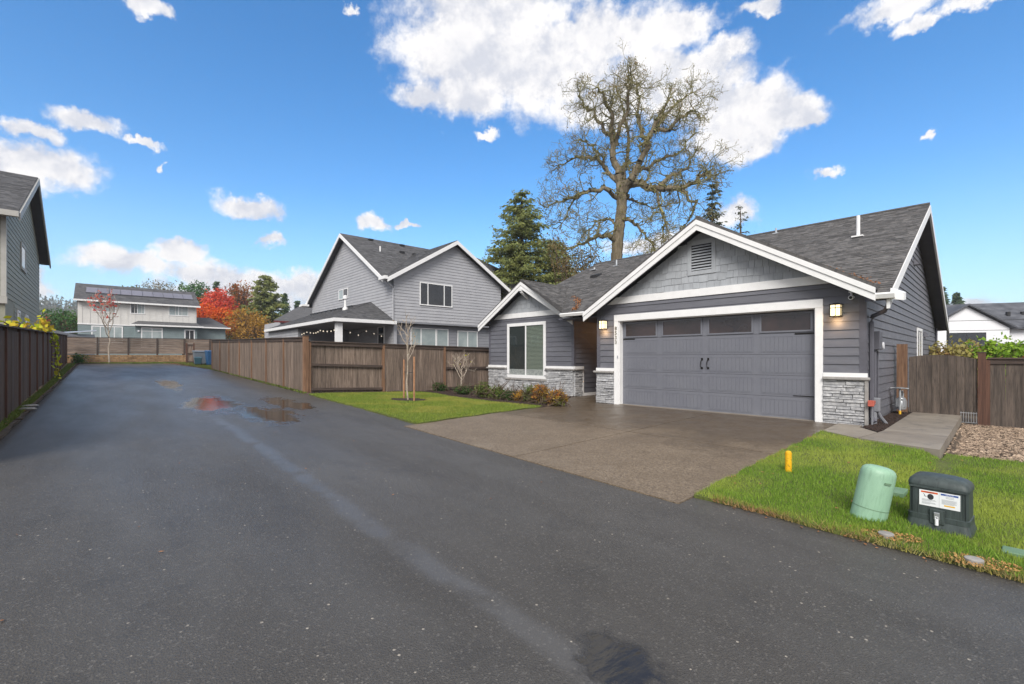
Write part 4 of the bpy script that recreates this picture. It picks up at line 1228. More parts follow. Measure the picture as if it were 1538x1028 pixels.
# left fence: its face turns to the lane; run from far to near so -y looks at the lane
pA, pB = l2w(-1.86, 44.2), l2w(-1.36, 8.6)
board_fence('long dark brown board fence with cap rail along the left edge of the lane', None, pA, pB, 2.93, 1.87, 'wood_left', 'post_d', spacing=2.42)
# side fence right of the lane
cA, cB = l2w(4.98, 15.9), l2w(4.88, 32.2)
cA = (-6.76, 15.1)
f = board_fence('brown board fence along the right edge of the lane ending at the corner post', None, cB, cA, 2.42, 2.06, 'wood_a', 'post', spacing=2.33)
# the fence facing the street behind the front lawn
eB = (-.75, 20.15)
f2 = board_fence('weathered board fence with showing rails behind the staked young tree', None, (-6.70, 15.17), eB, 1.93, 1.80, 'wood_a', 'post', alt=True, spacing=2.35, rails=(.05, .50))
cp = thing('corner_post', 'thick reddish corner post where the two brown fences meet beside the lane', 'post', (-6.77, 15.07, .15), R(48))
mb = MB(); mb.box(-.07, .07, -.07, .07, 0, 1.93); mb.build('shaft', MT['post'], cp); mb = MB(); mb.box(-.08, .08, -.08, .08, 1.932, 1.96); mb.build('cap', MT['cap'], cp)

# side gate and fence right of the garage
def Hroot(name, label, cat, x, y, z): return H_thing(name, label, cat, x, y, z)
GY = 3.55
gt = Hroot('side_gate', 'arched dark board gate between the house wall and the fence', 'gate', 0, GY, 0)
x = .30; i = 0
while x < 1.50:
    wd = min(.142, 1.50 - x); xm = x + wd / 2
    zt = 1.50 + .10 * (1 - ((xm - .78) / .6) ** 2)
    zl_, zr_ = [1.33 + .12 * (1 - ((q - .80) / .75) ** 2) for q in (x, x + wd)]
    mb = MB(); jy = random.uniform(-.005, .005); mb.hull2([(x, jy, .03), (x + wd - .001, jy, .03), (x + wd - .001, jy, zr_), (x, jy, zl_)], [(x + .003, jy - .02, .03), (x + wd - .004, jy - .02, .03), (x + wd - .004, jy - .02, zr_), (x + .003, jy - .02, zl_)])
    mb.build('gate_board', MT['wood_gate'], gt); x += wd
for zz_ in (.25, 1.15):
    mb = MB(); mb.box(.3, 1.5, .021, .06, zz_, zz_ + .09); mb.build('rail', MT['cap'], gt)
gp = Hroot('gate_post', 'rough brown wooden gate post against the house wall', 'post', .18, GY, 0)
mb = MB(); mb.box(-.11, .09, -.07, .07, -.1, 1.72); mb.build('shaft', MT['post'], gp)
gp = Hroot('gate_post', 'dark reddish gate post between the gate and the right fence', 'post', 1.57, GY, 0)
mb = MB(); mb.box(-.065, .065, -.07, .06, -.3, 1.49); mb.build('shaft', MT['post_d'], gp); mb = MB(); mb.box(-.075, .075, -.08, .07, 1.492, 1.515); mb.build('cap', MT['cap'], gp)
a_, b_ = h2w(1.66, GY), h2w(6.6, GY)
board_fence('dark board fence with top rail right of the side gate', None, (*a_,), (*b_,), 1.38, 1.38, 'wood_gate', 'post_d', spacing=2.4, first_post=False, zfun=lambda t: -.22)
dg = Hroot('drain_grille', 'small pale wire grille under the gate corner by the gravel', 'grille', 1.36, GY - .12, -.12)
mb = MB(); mb.box(-.14, .14, -.008, .0, .22, .232); mb.box(-.14, .14, -.008, .0, .0, .012)
for i in range(7): mb.box(-.13 + i * .042, -.122 + i * .042, -.012, -.008, 0, .25)
mb.build('wires', MT['steel'], dg)

# the wall, slatted fence and post closing the lane
WS_ = 44.5
wb = thing('retaining_wall', 'low tan block retaining wall across the far end of the lane', 'wall', (*l2w(-2.2, WS_), .9), LA)
me = [None] * 2
for v_ in range(2):
    mb = MB(); mb.box(0, .44, 0, .25, 0, .155); me[v_] = mb.mesh('block', MT['block'], bevel=.012)
for r_ in range(4):
    for k in range(26):
        link('block', me[k % 2], wb, (k * .45 - (r_ % 2) * .2, r_ * .025 + random.uniform(-.008, .008), .02 + r_ * .163))
sf = thing('slat_fence', 'weathered fence of horizontal slats on top of the tan block wall', 'fence', (*l2w(-2.0, WS_ + .35), 1.6), LA)
for k in range(7):
    x0 = k * 1.72 + .06; rise = .012 * k
    for j in range(7):
        mb = MB(); mb.box(0, 1.60, 0, .02, 0, .158); o = mb.build('slat', MT['slat'], sf); o.location = (x0, random.uniform(-.004, .004), .04 + j * .166 + rise)
    mb = MB(); mb.box(k * 1.72 - .055, k * 1.72 + .055, -.04, .06, -.05, 1.24 + rise); mb.build('fence_post', MT['cap'], sf)
    mb = MB(); mb.box(x0, x0 + 1.6, -.03, .05, 1.21 + rise, 1.245 + rise); mb.build('cap_rail', MT['cap'], sf)
ep = thing('post_frame', 'lone double wooden post frame standing at the right of the lane end', 'post', (*l2w(5.0, 42.6), gh(*l2w(5.0, 42.6))), LA)
for x in (-.23, .23):
    mb = MB(); mb.box(x - .05, x + .05, -.05, .05, -.05, 1.55); mb.build('fence_post', MT['post_d'], ep)
mb = MB(); mb.box(-.175, .175, -.01, .01, .1, 1.45); mb.build('board_infill', MT['wood_a'], ep)
for zz_ in (.08, .70, 1.36):
    mb = MB(); mb.box(-.178, .178, -.045, -.012, zz_, zz_ + .09); mb.build('rail', MT['cap'], ep)


def bin_(n_, s_, body, lid, label, w_=.55, h_=.95):
    t = thing('wheelie_bin', label, 'bin', (*l2w(n_, s_), gh(*l2w(n_, s_))), LA + random.uniform(-.2, .2), 'bins beside the fence end')
    mb = MB(); mb.hull2([(-w_ * .4, -w_ * .4, .08), (w_ * .4, -w_ * .4, .08), (w_ * .4, w_ * .4, .08), (-w_ * .4, w_ * .4, .08)], [(-w_ / 2, -w_ / 2, h_), (w_ / 2, -w_ / 2, h_), (w_ / 2, w_ / 2, h_), (-w_ / 2, w_ / 2, h_)]); mb.build('body', MT[body], t, bevel=.02)
    mb = MB(); mb.hull2([(-w_ * .54, -w_ * .56, h_ + .002), (w_ * .54, -w_ * .56, h_ + .002), (w_ * .54, w_ * .6, h_ + .002), (-w_ * .54, w_ * .6, h_ + .002)], [(-w_ * .5, -w_ * .5, h_ + .05), (w_ * .5, -w_ * .5, h_ + .05), (w_ * .5, w_ * .55, h_ + .10), (-w_ * .5, w_ * .55, h_ + .10)]); mb.build('lid', MT[lid], t, bevel=.015)
    for x in (-w_ * .42, w_ * .42):
        mb = MB(); mb.tube([(x - .03, w_ * .42, .1), (x + .03, w_ * .42, .1)], .1, 12); mb.build('wheel', MT['black'], t)


bin_(5.35, 40.0, 'greybin', 'greybin', 'grey wheelie bin left of the blue bin beyond the brown fence end', .95, .95)
bin_(5.72, 38.6, 'blue', 'blue', 'blue topped wheelie bin against the brown fence end', .55, 1.0)
bin_(5.02, 38.8, 'greenbin', 'greenbin', 'low dark green bin at the left of the bins beyond the fence', .45, .5)

# ------------------------------------------------------------------ neighbouring houses
def lapwall(name, parent, T, rows, ex, m_, amp=.024):
    """lapped siding as one sawtooth mesh; rows(z) -> list of (a0,a1) runs"""
    V = []; F = []
    z, zt = rows[1], rows[2]
    while z < zt:
        z1 = min(z + ex, zt)
        for ((b0, b1), (t0, t1)) in zip(rows[0](z), rows[0](z1)):
            if t1 - t0 < .02 and b1 - b0 < .02: continue
            i = len(V)
            V += [T(b0, .002, z), T(b1, .002, z), T(b1, .002 + amp, z), T(b0, .002 + amp, z), T(t1, .003, z1), T(t0, .003, z1)]
            F += [(i, i + 1, i + 2, i + 3), (i + 3, i + 2, i + 4, i + 5)]
        z += ex
    return link(name, npmesh(name, V, F, m_, quads=True), parent, kind='stuff')


NB = thing('neighbour_house', 'two storey grey house with white trimmed gables behind the brown fences', 'house', (-6.7, 26, 0), LA)
nzA = lambda y: 9.74 - .594 * abs(y - 6.89)
nzB = lambda x: 8.64 - .6 * abs(x - 4.1)
mb = MB()
mb.prism([(0, 0), (13.5, 0), (13.5, nzA(13.5) - .15), (6.89, 9.55), (1.2, nzA(1.2) - .15), (0, 5.9)], 0, 0, .2)
mb.prism([(0, 3.45), (7.94, 3.45), (7.94, nzB(7.94) - .15), (4.1, 8.45), (0, nzB(0) - .15)], 1, 0, .2)
mb.box(.2, 13.6, .35, .5, 0, 3.45); mb.box(7.8, 8, .2, 4, 3.45, 6); mb.box(7.94, 13.6, 2, 2.2, 3.4, 6.2)
mb.build('wall', MT['n_siding'], NB)
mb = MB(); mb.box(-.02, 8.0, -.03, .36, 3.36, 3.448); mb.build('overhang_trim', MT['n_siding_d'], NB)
nT, nS = FT(0), (lambda a, o, z: (0 - o, a, z))
def rA(z): return [(max(.0, 6.89 - (9.5 - z) / .594), min(13.5, 6.89 + (9.5 - z) / .594))] if z > 5.6 else [(0, 13.5)]
def rB(z): return [(max(0, 4.1 - (8.4 - z) / .6), min(7.94, 4.1 + (8.4 - z) / .6))] if z > 5.9 else [(0, 7.94)]
lapwall('siding_laps', NB, nS, (rA, .3, 9.5), .18, MT['n_siding'])
lapwall('siding_laps', NB, nT, (rB, 3.46, 8.4), .18, MT['n_siding'])
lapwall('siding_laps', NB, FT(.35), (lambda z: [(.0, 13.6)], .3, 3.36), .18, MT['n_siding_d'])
mb = MB()
xe = -.38
slab(mb, [(xe, .46, nzA(.46)), (xe, 6.89, 9.74), (11.2, 6.89, 9.74), (14.2, 1.5, nzA(1.5)), (8.5, .7, nzA(.7)), (4.1, 5.04, 8.64)], .12)
slab(mb, [(xe, 6.89, 9.74), (xe, 14.1, nzA(14.1)), (14.2, 14.1, nzA(14.1)), (11.2, 6.89, 9.74)], .12)
mb.face([(14.2, 1.5, nzA(1.5)), (14.2, 14.1, nzA(14.1)), (11.2, 6.89, 9.74)])
mb.build('main_roof', MT['roof_far'], NB)
mb = MB()
for xe2, ye in ((-.57, .3), (8.5, .6)):
    slab(mb, [(xe2, -.38, nzB(xe2)), (4.1, -.38, 8.64), (4.1, 5.04, 8.64), (xe2, ye, nzB(xe2))], .12)
mb.build('gable_roof', MT['roof_far'], NB)
def barge(parent, pts, h=.24, th=.05, m_='white', o=(0, 0)):
    (a, b) = pts; mb = MB()
    q = [(a[0], a[1], a[2] - .03), (b[0], b[1], b[2] - .03), (b[0], b[1], b[2] - .03 - h), (a[0], a[1], a[2] - .03 - h)]
    mb.hull2(q, [(p[0] + o[0], p[1] + o[1], p[2]) for p in q]); return mb.build('bargeboard', MT[m_], parent)
barge(NB, ((-.57, -.38, nzB(-.57)), (4.1, -.38, 8.64)), o=(0, -.05)); barge(NB, ((4.1, -.38, 8.64), (8.5, -.38, nzB(8.5))), o=(0, -.05))
barge(NB, ((xe, .46, nzA(.46)), (xe, 6.89, 9.74)), o=(-.05, 0)); barge(NB, ((xe, 6.89, 9.74), (xe, 14.1, nzA(14.1))), o=(-.05, 0))
mb = MB(); mb.box(-.75, -.57, -.42, .35, 5.72, 5.9); mb.build('gutter', MT['white'], NB)
mb = MB(); mb.box(-.78, -.3, 13.3, 14.2, 5.35, 5.5); mb.build('gutter', MT['white'], NB)
mb = MB(); mb.tube([(-.62, -.1, 5.72), (-.2, -.1, 5.4), (-.06, -.05, 5.3), (-.06, -.05, 3.4)], .04, 6); mb.build('downspout', MT['n_siding'], NB)
window(NB, nT, 1.66, 3.96, 4.48, 5.85, .06, bars=(.24, .74), o0=.026)
window(NB, FT(.35), 1.25, 3.0, 1.6, 3.15, .05, bars=(.4,), pane='curtain', o0=.026)
window(NB, FT(.35), 3.02, 3.9, 1.6, 3.15, .05, pane='curtain', o0=.026)
window(NB, FT(.35), 4.6, 6.2, 1.6, 3.1, .05, bars=(.5,), pane='curtain', o0=.026)
window(NB, nS, 6.4, 8.0, 5.35, 6.05, .05, bars=(.5,), panes=['darkglass', 'curtain'], o0=.026)
window(NB, nS, 1.05, 1.95, 1.0, 3.25, .1, transom=(.78,), o0=.026)
for (x, y) in ((1.6, 6.5), (4.0, 6.5), (6.6, 6.5), (8.8, 6.5), (3.2, 5.0), (4.2, 5.0)):
    mb = MB(); z_ = nzA(y); mb.box(x - .16, x + .16, y - .14, y + .14, z_ - .02, z_ + .10); mb.build('roof_vent', MT['black'], NB)
mb = MB(); mb.tube([(1.4, 4.6, nzA(4.6)), (1.4, 4.6, nzA(4.6) + .35)], .05, 8); mb.build('vent_pipe', MT['white'], NB)
for y in (.9, 1.6):
    mb = MB(); x = 11.2; mb.box(x - .15, x + .15, y + 2.8, y + 3.1, nzA(y + 2.95), nzA(y + 2.95) + .12); mb.build('roof_vent', MT['black'], NB)
cN = math.sqrt(1 + .594 ** 2)
shingles('roof_shingles', NB, (0, 0, nzA(0)), (1, 0, 0), (0, 1 / cN, .594 / cN), [(-.38, .46 * cN), (-.38, 6.89 * cN), (11.2, 6.89 * cN), (14.0, 1.8 * cN), (8.5, .7 * cN), (4.1, 5.04 * cN)], .16, .3, MT['roof_mid'], 41)
cB = math.sqrt(1 + .36)
shingles('roof_shingles', NB, (4.1 - 4.67, 0, nzB(-.57)), (0, 1, 0), (1 / cB, 0, .6 / cB), [(-.38, 0), (-.38, 4.67 * cB), (5.04, 4.67 * cB), (.4, 0)], .16, .3, MT['roof_mid'], 42)
cP = math.sqrt(3.38 ** 2 + 1.36 ** 2)
shingles('roof_shingles', NB, (-3.4, 0, 3.42), (0, 1, 0), (3.38 / cP, 0, 1.36 / cP), [(-.25, 0), (2.9, cP), (13.2, cP), (13.2, 0)], .16, .3, MT['roof_mid'], 43)
cQ = math.sqrt(3.15 ** 2 + 1.36 ** 2)
shingles('roof_shingles', NB, (0, -.25, 3.42), (1, 0, 0), (0, 3.15 / cQ, 1.36 / cQ), [(-3.4, 0), (-.02, cQ), (-.02, 0)], .16, .3, MT['roof_mid'], 44)
# porch with hipped roof
mb = MB(); E1, E2, T1, T2, E3 = (-3.4, -.25, 3.42), (-.02, -.25, 3.42), (-.02, 2.9, 4.78), (-.02, 13.2, 4.78), (-3.4, 13.2, 3.42)
mb.hull2([(p[0], p[1], p[2] - .1) for p in (E1, E2, T1, T2, E3)], [E1, E2, T1, T2, E3]) if False else None
for tri in ((E1, E2, T1), (E1, T1, T2, E3)): slab(mb, list(tri), .1)
mb.build('porch_roof', MT['roof_far'], NB)
mb = MB(); mb.box(-3.5, .02, -.36, -.25, 3.24, 3.42); mb.box(-3.5, -3.4, -.249, 13.2, 3.24, 3.42); mb.build('gutter', MT['white'], NB)
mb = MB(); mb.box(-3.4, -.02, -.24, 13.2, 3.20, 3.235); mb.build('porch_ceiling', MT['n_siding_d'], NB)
mb = MB(); mb.box(-3.25, -2.95, -.1, .2, .3, 3.198); mb.build('porch_column', MT['white'], NB)
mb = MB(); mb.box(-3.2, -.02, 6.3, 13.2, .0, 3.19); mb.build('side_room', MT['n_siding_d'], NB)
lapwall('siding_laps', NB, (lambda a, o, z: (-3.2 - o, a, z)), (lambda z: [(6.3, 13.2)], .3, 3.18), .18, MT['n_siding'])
mb = MB(); mb.lathe([(.16, -.1), (.16, .05), (.07, .1), (.06, .55), (.13, .6), (.13, .78), (.05, .82)], (-1.25, 3.8, 4.35), 12); mb.build('flue', MT['white'], NB)
for i in range(9):
    y = 5.0 + i * .9; mb = MB(); mb.box(-.5, -.25, y - .33, y + .33, 4.56, 4.70); mb.build('ridge_vent', MT['black'], NB)
sl_ = thing('string_lights', 'string of small globe lights along the neighbour porch', 'string lights', (-6.7, 26, 0), LA)
mb = MB(); pts = []
for i in range(15):
    t_ = i / 14; pts.append((-3.1 + .05 * math.sin(i), .3 + 6.5 * t_, 2.95 - .10 * math.sin(math.pi * ((i % 5) / 5))))
mb.tube(pts, .008, 4); mb.build('cable', MT['black'], sl_)
bm_ = MB(); bm_.lathe([(.012, .05), (.03, .03), (.035, 0), (.02, -.03)], n=8); bme = bm_.mesh('bulb', MT['bulb'])
for p in pts[::1]: link('bulb', bme, sl_, (p[0], p[1], p[2] - .06))
pts2 = [(-2.8 + i * .5, .4 + .1 * i, 2.9 - .12 * (i % 3)) for i in range(6)]
mb = MB(); mb.tube(pts2, .008, 4); mb.build('cable', MT['black'], sl_)
for p in pts2: link('bulb', bme, sl_, (p[0], p[1], p[2] - .06))

# house closing the view
BH = thing('lane_end_house', 'white and green two storey house with solar panels at the lane end', 'house', (-45.2, 47.8, 0), LA)
bz = lambda y: 9.65 - .45 * abs(4.5 - y)
mb = MB(); mb.box(0, 10.28, 0, 9, 4.95, 7.56); mb.prism([(0, 7.56), (9, 7.56), (4.5, 9.5)], 0, 0, 10.28); mb.build('upper_wall', MT['b_white'], BH)
mb = MB(); mb.box(.0, 10.28, .03, 9, 1.5, 4.83); mb.box(10.29, 13.3, .3, 6, 1.5, 4.98); mb.box(4.6, 10.2, -.9, .02, 1.5, 4.86); mb.build('lower_wall', MT['b_green'], BH)
lapwall('siding_laps', BH, FT(.03), (lambda z: [(0, 4.6)], 2.4, 4.8), .2, MT['b_green'])
lapwall('siding_laps', BH, FT(-.9), (lambda z: [(4.6, 10.2)], 2.4, 4.8), .2, MT['b_green'])
for i in range(17):
    x = .3 + i * .61; mb = MB(FT(0)); mb.box(x, x + .05, .001, .03, 4.96, 7.5)
    mb.build('batten', MT['b_white'], BH)
mb = MB(); mb.box(-.02, 10.3, -.035, 0, 4.84, 4.96); mb.build('belt_band', MT['white'], BH)
mb = MB(); slab(mb, [(-.3, -.45, bz(-.45)), (-.3, 4.5, 9.65), (10.6, 4.5, 9.65), (10.6, -.45, bz(-.45))], .12); slab(mb, [(-.3, 4.5, 9.65), (-.3, 9.4, bz(9.4)), (10.6, 9.4, bz(9.4)), (10.6, 4.5, 9.65)], .12); mb.build('roof', MT['roof_far'], BH)
mb = MB(); mb.box(-.32, 10.62, -.55, -.45, bz(-.45) - .16, bz(-.45) + .01); mb.build('gutter', MT['white'], BH)
mb = MB(); slab(mb, [(4.2, -1.3, 5.0), (4.9, -.0, 5.45), (10.3, -.0, 5.45), (10.75, -1.3, 5.0)], .1); mb.build('lower_roof', MT['roof_far'], BH)
mb = MB(); mb.box(4.15, 10.8, -1.4, -1.3, 4.84, 5.0); mb.build('gutter', MT['white'], BH)
mb = MB(); slab(mb, [(10.4, -.2, 5.0), (10.4, 3.5, 6.4), (12.2, 3.5, 6.4), (13.7, -.2, 5.0)], .1); mb.build('lower_roof', MT['roof_far'], BH)
mb = MB(); mb.box(10.81, 13.75, -.3, -.2, 4.88, 5.02); mb.build('gutter', MT['white'], BH)
T0 = FT(0)
window(BH, T0, 1.15, 3.05, 6.2, 7.42, .09, bars=(.52,), panes=['curtain', 'curtain'])
window(BH, T0, 4.2, 5.5, 6.2, 7.37, .09, bars=(.48,), panes=['darkglass', 'curtain'])
window(BH, T0, 7.6, 9.5, 6.2, 7.42, .09, bars=(.5,), pane='curtain')
window(BH, FT(.03), 1.05, 3.6, 2.9, 4.75, .1, bars=(.28, .72), pane='curtain', o0=.026)
window(BH, FT(-.9), 5.1, 7.0, 2.4, 4.7, .1, bars=(.5,), transom=(.82,), pane='curtain', o0=.026)
window(BH, FT(-.9), 9.0, 10.0, 3.0, 4.6, .1, bars=(.5,), pane='darkglass', o0=.026)
cB2 = math.sqrt(1 + .45 ** 2)
shingles('roof_shingles', BH, (0, -.45, bz(-.45)), (1, 0, 0), (0, 1 / cB2, .45 / cB2), [(-.3, 0), (-.3, 4.95 * cB2), (10.6, 4.95 * cB2), (10.6, 0)], .2, .4, MT['roof_mid'], 45)
sp_ = MB(); sp_.box(0, .915, 0, 1.75, 0, .04); spm = sp_.mesh('solar_panel', MT['panel'])
ang = math.atan(.45)
for i in range(10): link('solar_panel', spm, BH, (.62 + i * .955, 1.45, bz(1.45) + .09), (ang, 0, 0))
mb = MB(); mb.hull2([(.6, 1.4, bz(1.4) + .02), (10.15, 1.4, bz(1.4) + .02), (10.15, 1.44, bz(1.44) + .09), (.6, 1.44, bz(1.44) + .09)], [(.6, 1.44, bz(1.4)), (10.15, 1.44, bz(1.4)), (10.15, 1.5, bz(1.44) + .08), (.6, 1.5, bz(1.44) + .08)]); mb.build('panel_rail', MT['black'], BH)
mb = MB(T0); mb.lathe([(.1, 0), (.1, .15)], (4.9, .98, 4.2), 8); mb.build('wall_light', MT['farwhite'], BH)
sh = thing('garden_shed', 'small grey shed roof left of the lane end house', 'shed', (*l2w(-2.2, 52.0), 0), LA)
mb = MB(); mb.box(-.3, 1.7, 0, 1.5, 1.0, 3.3); mb.build('wall', MT['greybin'], sh); mb = MB(); slab(mb, [(-.4, -.2, 3.35), (1.8, -.2, 3.6), (1.8, 1.6, 3.75), (-.4, 1.6, 3.5)], .06); mb.build('roof', MT['steel'], sh)

# house on the left
LH = thing('left_house', 'tall grey green house with dark gable overhang behind the left fence', 'house', (0, 0, 0), LA)
lz = lambda y: 9.2 - .475 * abs(y - 28.6)
mb = MB()
mb.prism([(22.9, .4), (33.9, .4), (33.9, lz(33.9) - .15), (28.6, 9.02), (22.9, lz(22.9) - .15)], 0, -2.65, -2.45)
mb.box(-14, -2.66, 22.9, 23.1, 3.4, lz(22.9) - .16); mb.box(-14, -4.2, 24.0, 24.2, .4, 3.4); mb.box(-14, -2.66, 33.7, 33.9, .4, 6.3)
mb.build('wall', MT['l_siding'], LH)
rL = lambda z: [(max(22.95, 28.6 - (8.95 - z) / .475), min(33.9, 28.6 + (8.95 - z) / .475))]
z = 3.42
k = 0
while z < 8.9:
    (b0, b1), = rL(z); (t0, t1), = rL(min(z + .186, 8.95))
    if t1 > t0:
        mb = MB(ST(-2.45)); lap(mb, b0, b1, t0, t1, z, min(z + .186, 8.95), 0, .02, .004); mb.build('siding_board', MT['l_siding'], LH)
    z += .18
z = .9
while z < 3.4:
    mb = MB(ST(-2.45)); lap(mb, 24.9, 33.9, 24.9, 33.9, z, z + .186, 0, .02, .004); mb.build('siding_board', MT['l_siding'], LH); z += .18
lapwall('siding_laps', LH, FT(22.9), (lambda z: [(-14, -2.5)], 3.45, 6.2), .18, MT['l_siding'])
mb = MB(); mb.box(-2.55, -2.42, 22.86, 22.99, 3.45, 6.2); mb.build('corner_trim', MT['l_trim'], LH)
mb = MB(); mb.box(-14, -2.40, 22.80, 22.95, 3.2, 3.44); mb.build('belt_band', MT['l_trim'], LH)
mb = MB(); mb.box(-2.9, -2.48, 22.95, 23.35, .4, 3.2); mb.build('porch_column', MT['l_trim'], LH)
mb = MB(); slab(mb, [(-14, 22.4, lz(22.4)), (-2.1, 22.4, lz(22.4)), (-2.1, 28.6, 9.2), (-14, 28.6, 9.2)], .12); slab(mb, [(-14, 28.6, 9.2), (-2.1, 28.6, 9.2), (-2.1, 34.5, lz(34.5)), (-14, 34.5, lz(34.5))], .12); mb.build('roof', MT['roof_far'], LH)
cs2 = math.sqrt(1 + .475 ** 2)
shingles('roof_shingles', LH, (0, 22.4, lz(22.4)), (1, 0, 0), (0, 1 / cs2, .475 / cs2), [(-9, 0), (-9, 6.2 * cs2), (-2.1, 6.2 * cs2), (-2.1, 0)], .15, .28, MT['roof_mid'], 46)
for ya, yb in ((22.4, 28.6), (28.6, 34.5)):
    barge(LH, ((-2.1, ya, lz(ya)), (-2.1, yb, lz(yb))), .26, m_='l_trim', o=(.05, 0))
    mb = MB(); slab(mb, [(-2.44, ya, lz(ya) - .13), (-2.12, ya, lz(ya) - .13), (-2.12, yb, lz(yb) - .13), (-2.44, yb, lz(yb) - .13)], .01); mb.build('soffit', MT['siding_d'], LH)
mb = MB(); mb.box(-14, -2.08, 22.24, 22.4, lz(22.4) - .2, lz(22.4) - .02); mb.build('gutter', MT['l_trim'], LH)
mb = MB(); mb.lathe([(.05, -.1), (.05, .45)], (-3.4, 25.0, lz(25)), 8); mb.box(-3.6, -3.2, 24.8, 25.2, lz(25) - .02, lz(25) + .06); mb.build('vent_pipe', MT['steel'], LH)
lS = ST(-2.45)
window(LH, lS, 26.6, 28.1, 4.9, 6.0, .12, o0=.018, pane='curtain', frame_m='l_trim')
window(LH, lS, 25.5, 26.3, 1.9, 3.2, .1, o0=.018, pane='curtain', frame_m='white'); window(LH, lS, 28.0, 28.9, 1.9, 3.2, .1, o0=.018, pane='curtain', frame_m='white')

# little roofs seen past the left house
sr = thing('small_far_house', 'small red and white dormer with brown roof just past the left house', 'house', (-33.5, 33.2, 0), R(20))
mb = MB(); slab(mb, [(-3, -1, 4.1), (1.1, -1, 2.9), (1.1, 3, 2.9), (-3, 3, 4.1)], .2); mb.build('roof', MT['roof_far'], sr)
mb = MB(); mb.box(-3, .4, -.5, 2.5, 1, 3.1); mb.build('wall', MT['l_siding'], sr)
# dark roofed house behind the neighbour porch
fr_ = thing('background_house', 'partly hidden white house with dark red edged roof left of the neighbour house', 'house', (-22.6, 47, 0), R(42))
mb = MB(); mb.box(-1.0, 9, 0, 6, 1, 5.0); mb.build('wall', MT['n_siding'], fr_); mb = MB(); slab(mb, [(-1.8, -.6, 5.05), (9, -.6, 5.05), (9, 3.5, 7.0), (1.8, 3.5, 7.0)], .15); mb.build('roof', MT['roof_far'], fr_)
mb = MB(); mb.box(-1.8, 9, -.68, -.6, 4.85, 5.02); mb.build('red_fascia', MT['darkred'], fr_)

# far white houses behind the right fence
WH = thing('far_white_house', 'low white house with dark roof and black windows far behind the right fence', 'house', (39.6, 46.5, 0), R(-20))
mb = MB(); mb.box(0, 14, 0, 6, 0, 4.15)
mb.prism([(1.6, 4.15), (7.7, 4.15), (4.6, 6.25)], 1, -1.0, 4); mb.box(1.6, 7.7, -1.0, 0, 0, 4.15); mb.box(13.2, 20, -1.2, 6, 0, 5.9); mb.build('wall', MT['farwhite'], WH)
mb = MB(); slab(mb, [(-1, -.6, 4.2), (13.2, -.6, 4.2), (13.2, 4.5, 7.0), (-1, 4.5, 7.0)], .15); slab(mb, [(1.2, -1.4, 4.2), (4.6, -1.4, 6.5), (4.6, 3.6, 6.5), (1.2, -.6, 4.2)], .15); slab(mb, [(8.1, -1.4, 4.2), (4.6, -1.4, 6.5), (4.6, 3.6, 6.5), (8.1, -.6, 4.2)], .15)
slab(mb, [(12.6, -1.7, 6.3), (20, -1.7, 5.3), (20, 4, 5.3), (12.6, 4, 6.3)], .15); slab(mb, [(13.2, 1, 5.6), (22, 1, 5.6), (22, 4.5, 7.1), (13.2, 4.5, 7.1)], .15); mb.build('roof', MT['farroof'], WH)
T_ = FT(-1.0); window(WH, T_, 3.1, 6.0, 2.6, 3.75, .06, bars=(.5,), frame_m='black'); window(WH, FT(0), 9.6, 11.4, 2.3, 3.7, .06, frame_m='black', bars=(.5,))
for x in (9.0, 10.6, 10.2): mb = MB(); mb.box(x - .12, x + .12, 1.6 + (x % 1), 1.9 + (x % 1), 5.3, 5.85); mb.build('roof_vent', MT['black'], WH)
df = thing('dark_panel_fence', 'dark grey fence with two thin wires in front of the far white house', 'fence', (*h2w(2.0, 18.5), 0), R(-20))
mb = MB(); mb.box(-2, 22, 0, .05, 0, 2.0); mb.build('panel', MT['dark_fence'], df)
for k in range(6): mb = MB(); mb.box(-2 + k * 4, -1.94 + k * 4, .05, .11, 0, 3.2); mb.build('fence_post', MT['black'], df)
for zz_ in (2.6, 3.05): mb = MB(); mb.box(-2, 22, .06, .075, zz_, zz_ + .02); mb.build('wire', MT['black'], df)
# ------------------------------------------------------------------ trees and plants
def tubes_np(S, k=5):
    """S: array (N, 8) p0 p1 r0 r1 -> verts, quads"""
    S = np.asarray(S, float); p0, p1 = S[:, :3], S[:, 3:6]
    d = p1 - p0; d /= np.linalg.norm(d, axis=1, keepdims=True) + 1e-9
    up = np.where(np.abs(d[:, 2:3]) > .9, np.array([[1., 0, 0]]), np.array([[0, 0, 1.]]))
    a = np.cross(up, d); a /= np.linalg.norm(a, axis=1, keepdims=True) + 1e-9; b = np.cross(d, a)
    th = np.arange(k) * 2 * np.pi / k
    ring = np.cos(th)[None, :, None] * a[:, None] + np.sin(th)[None, :, None] * b[:, None]
    V = np.concatenate([p0[:, None] + ring * S[:, 6, None, None], p1[:, None] + ring * S[:, 7, None, None]], 1)
    q = np.array([[i, (i + 1) % k, k + (i + 1) % k, k + i] for i in range(k)])
    F = (q[None] + (2 * k) * np.arange(len(S))[:, None, None]).reshape(-1, 4)
    return V.reshape(-1, 3), F


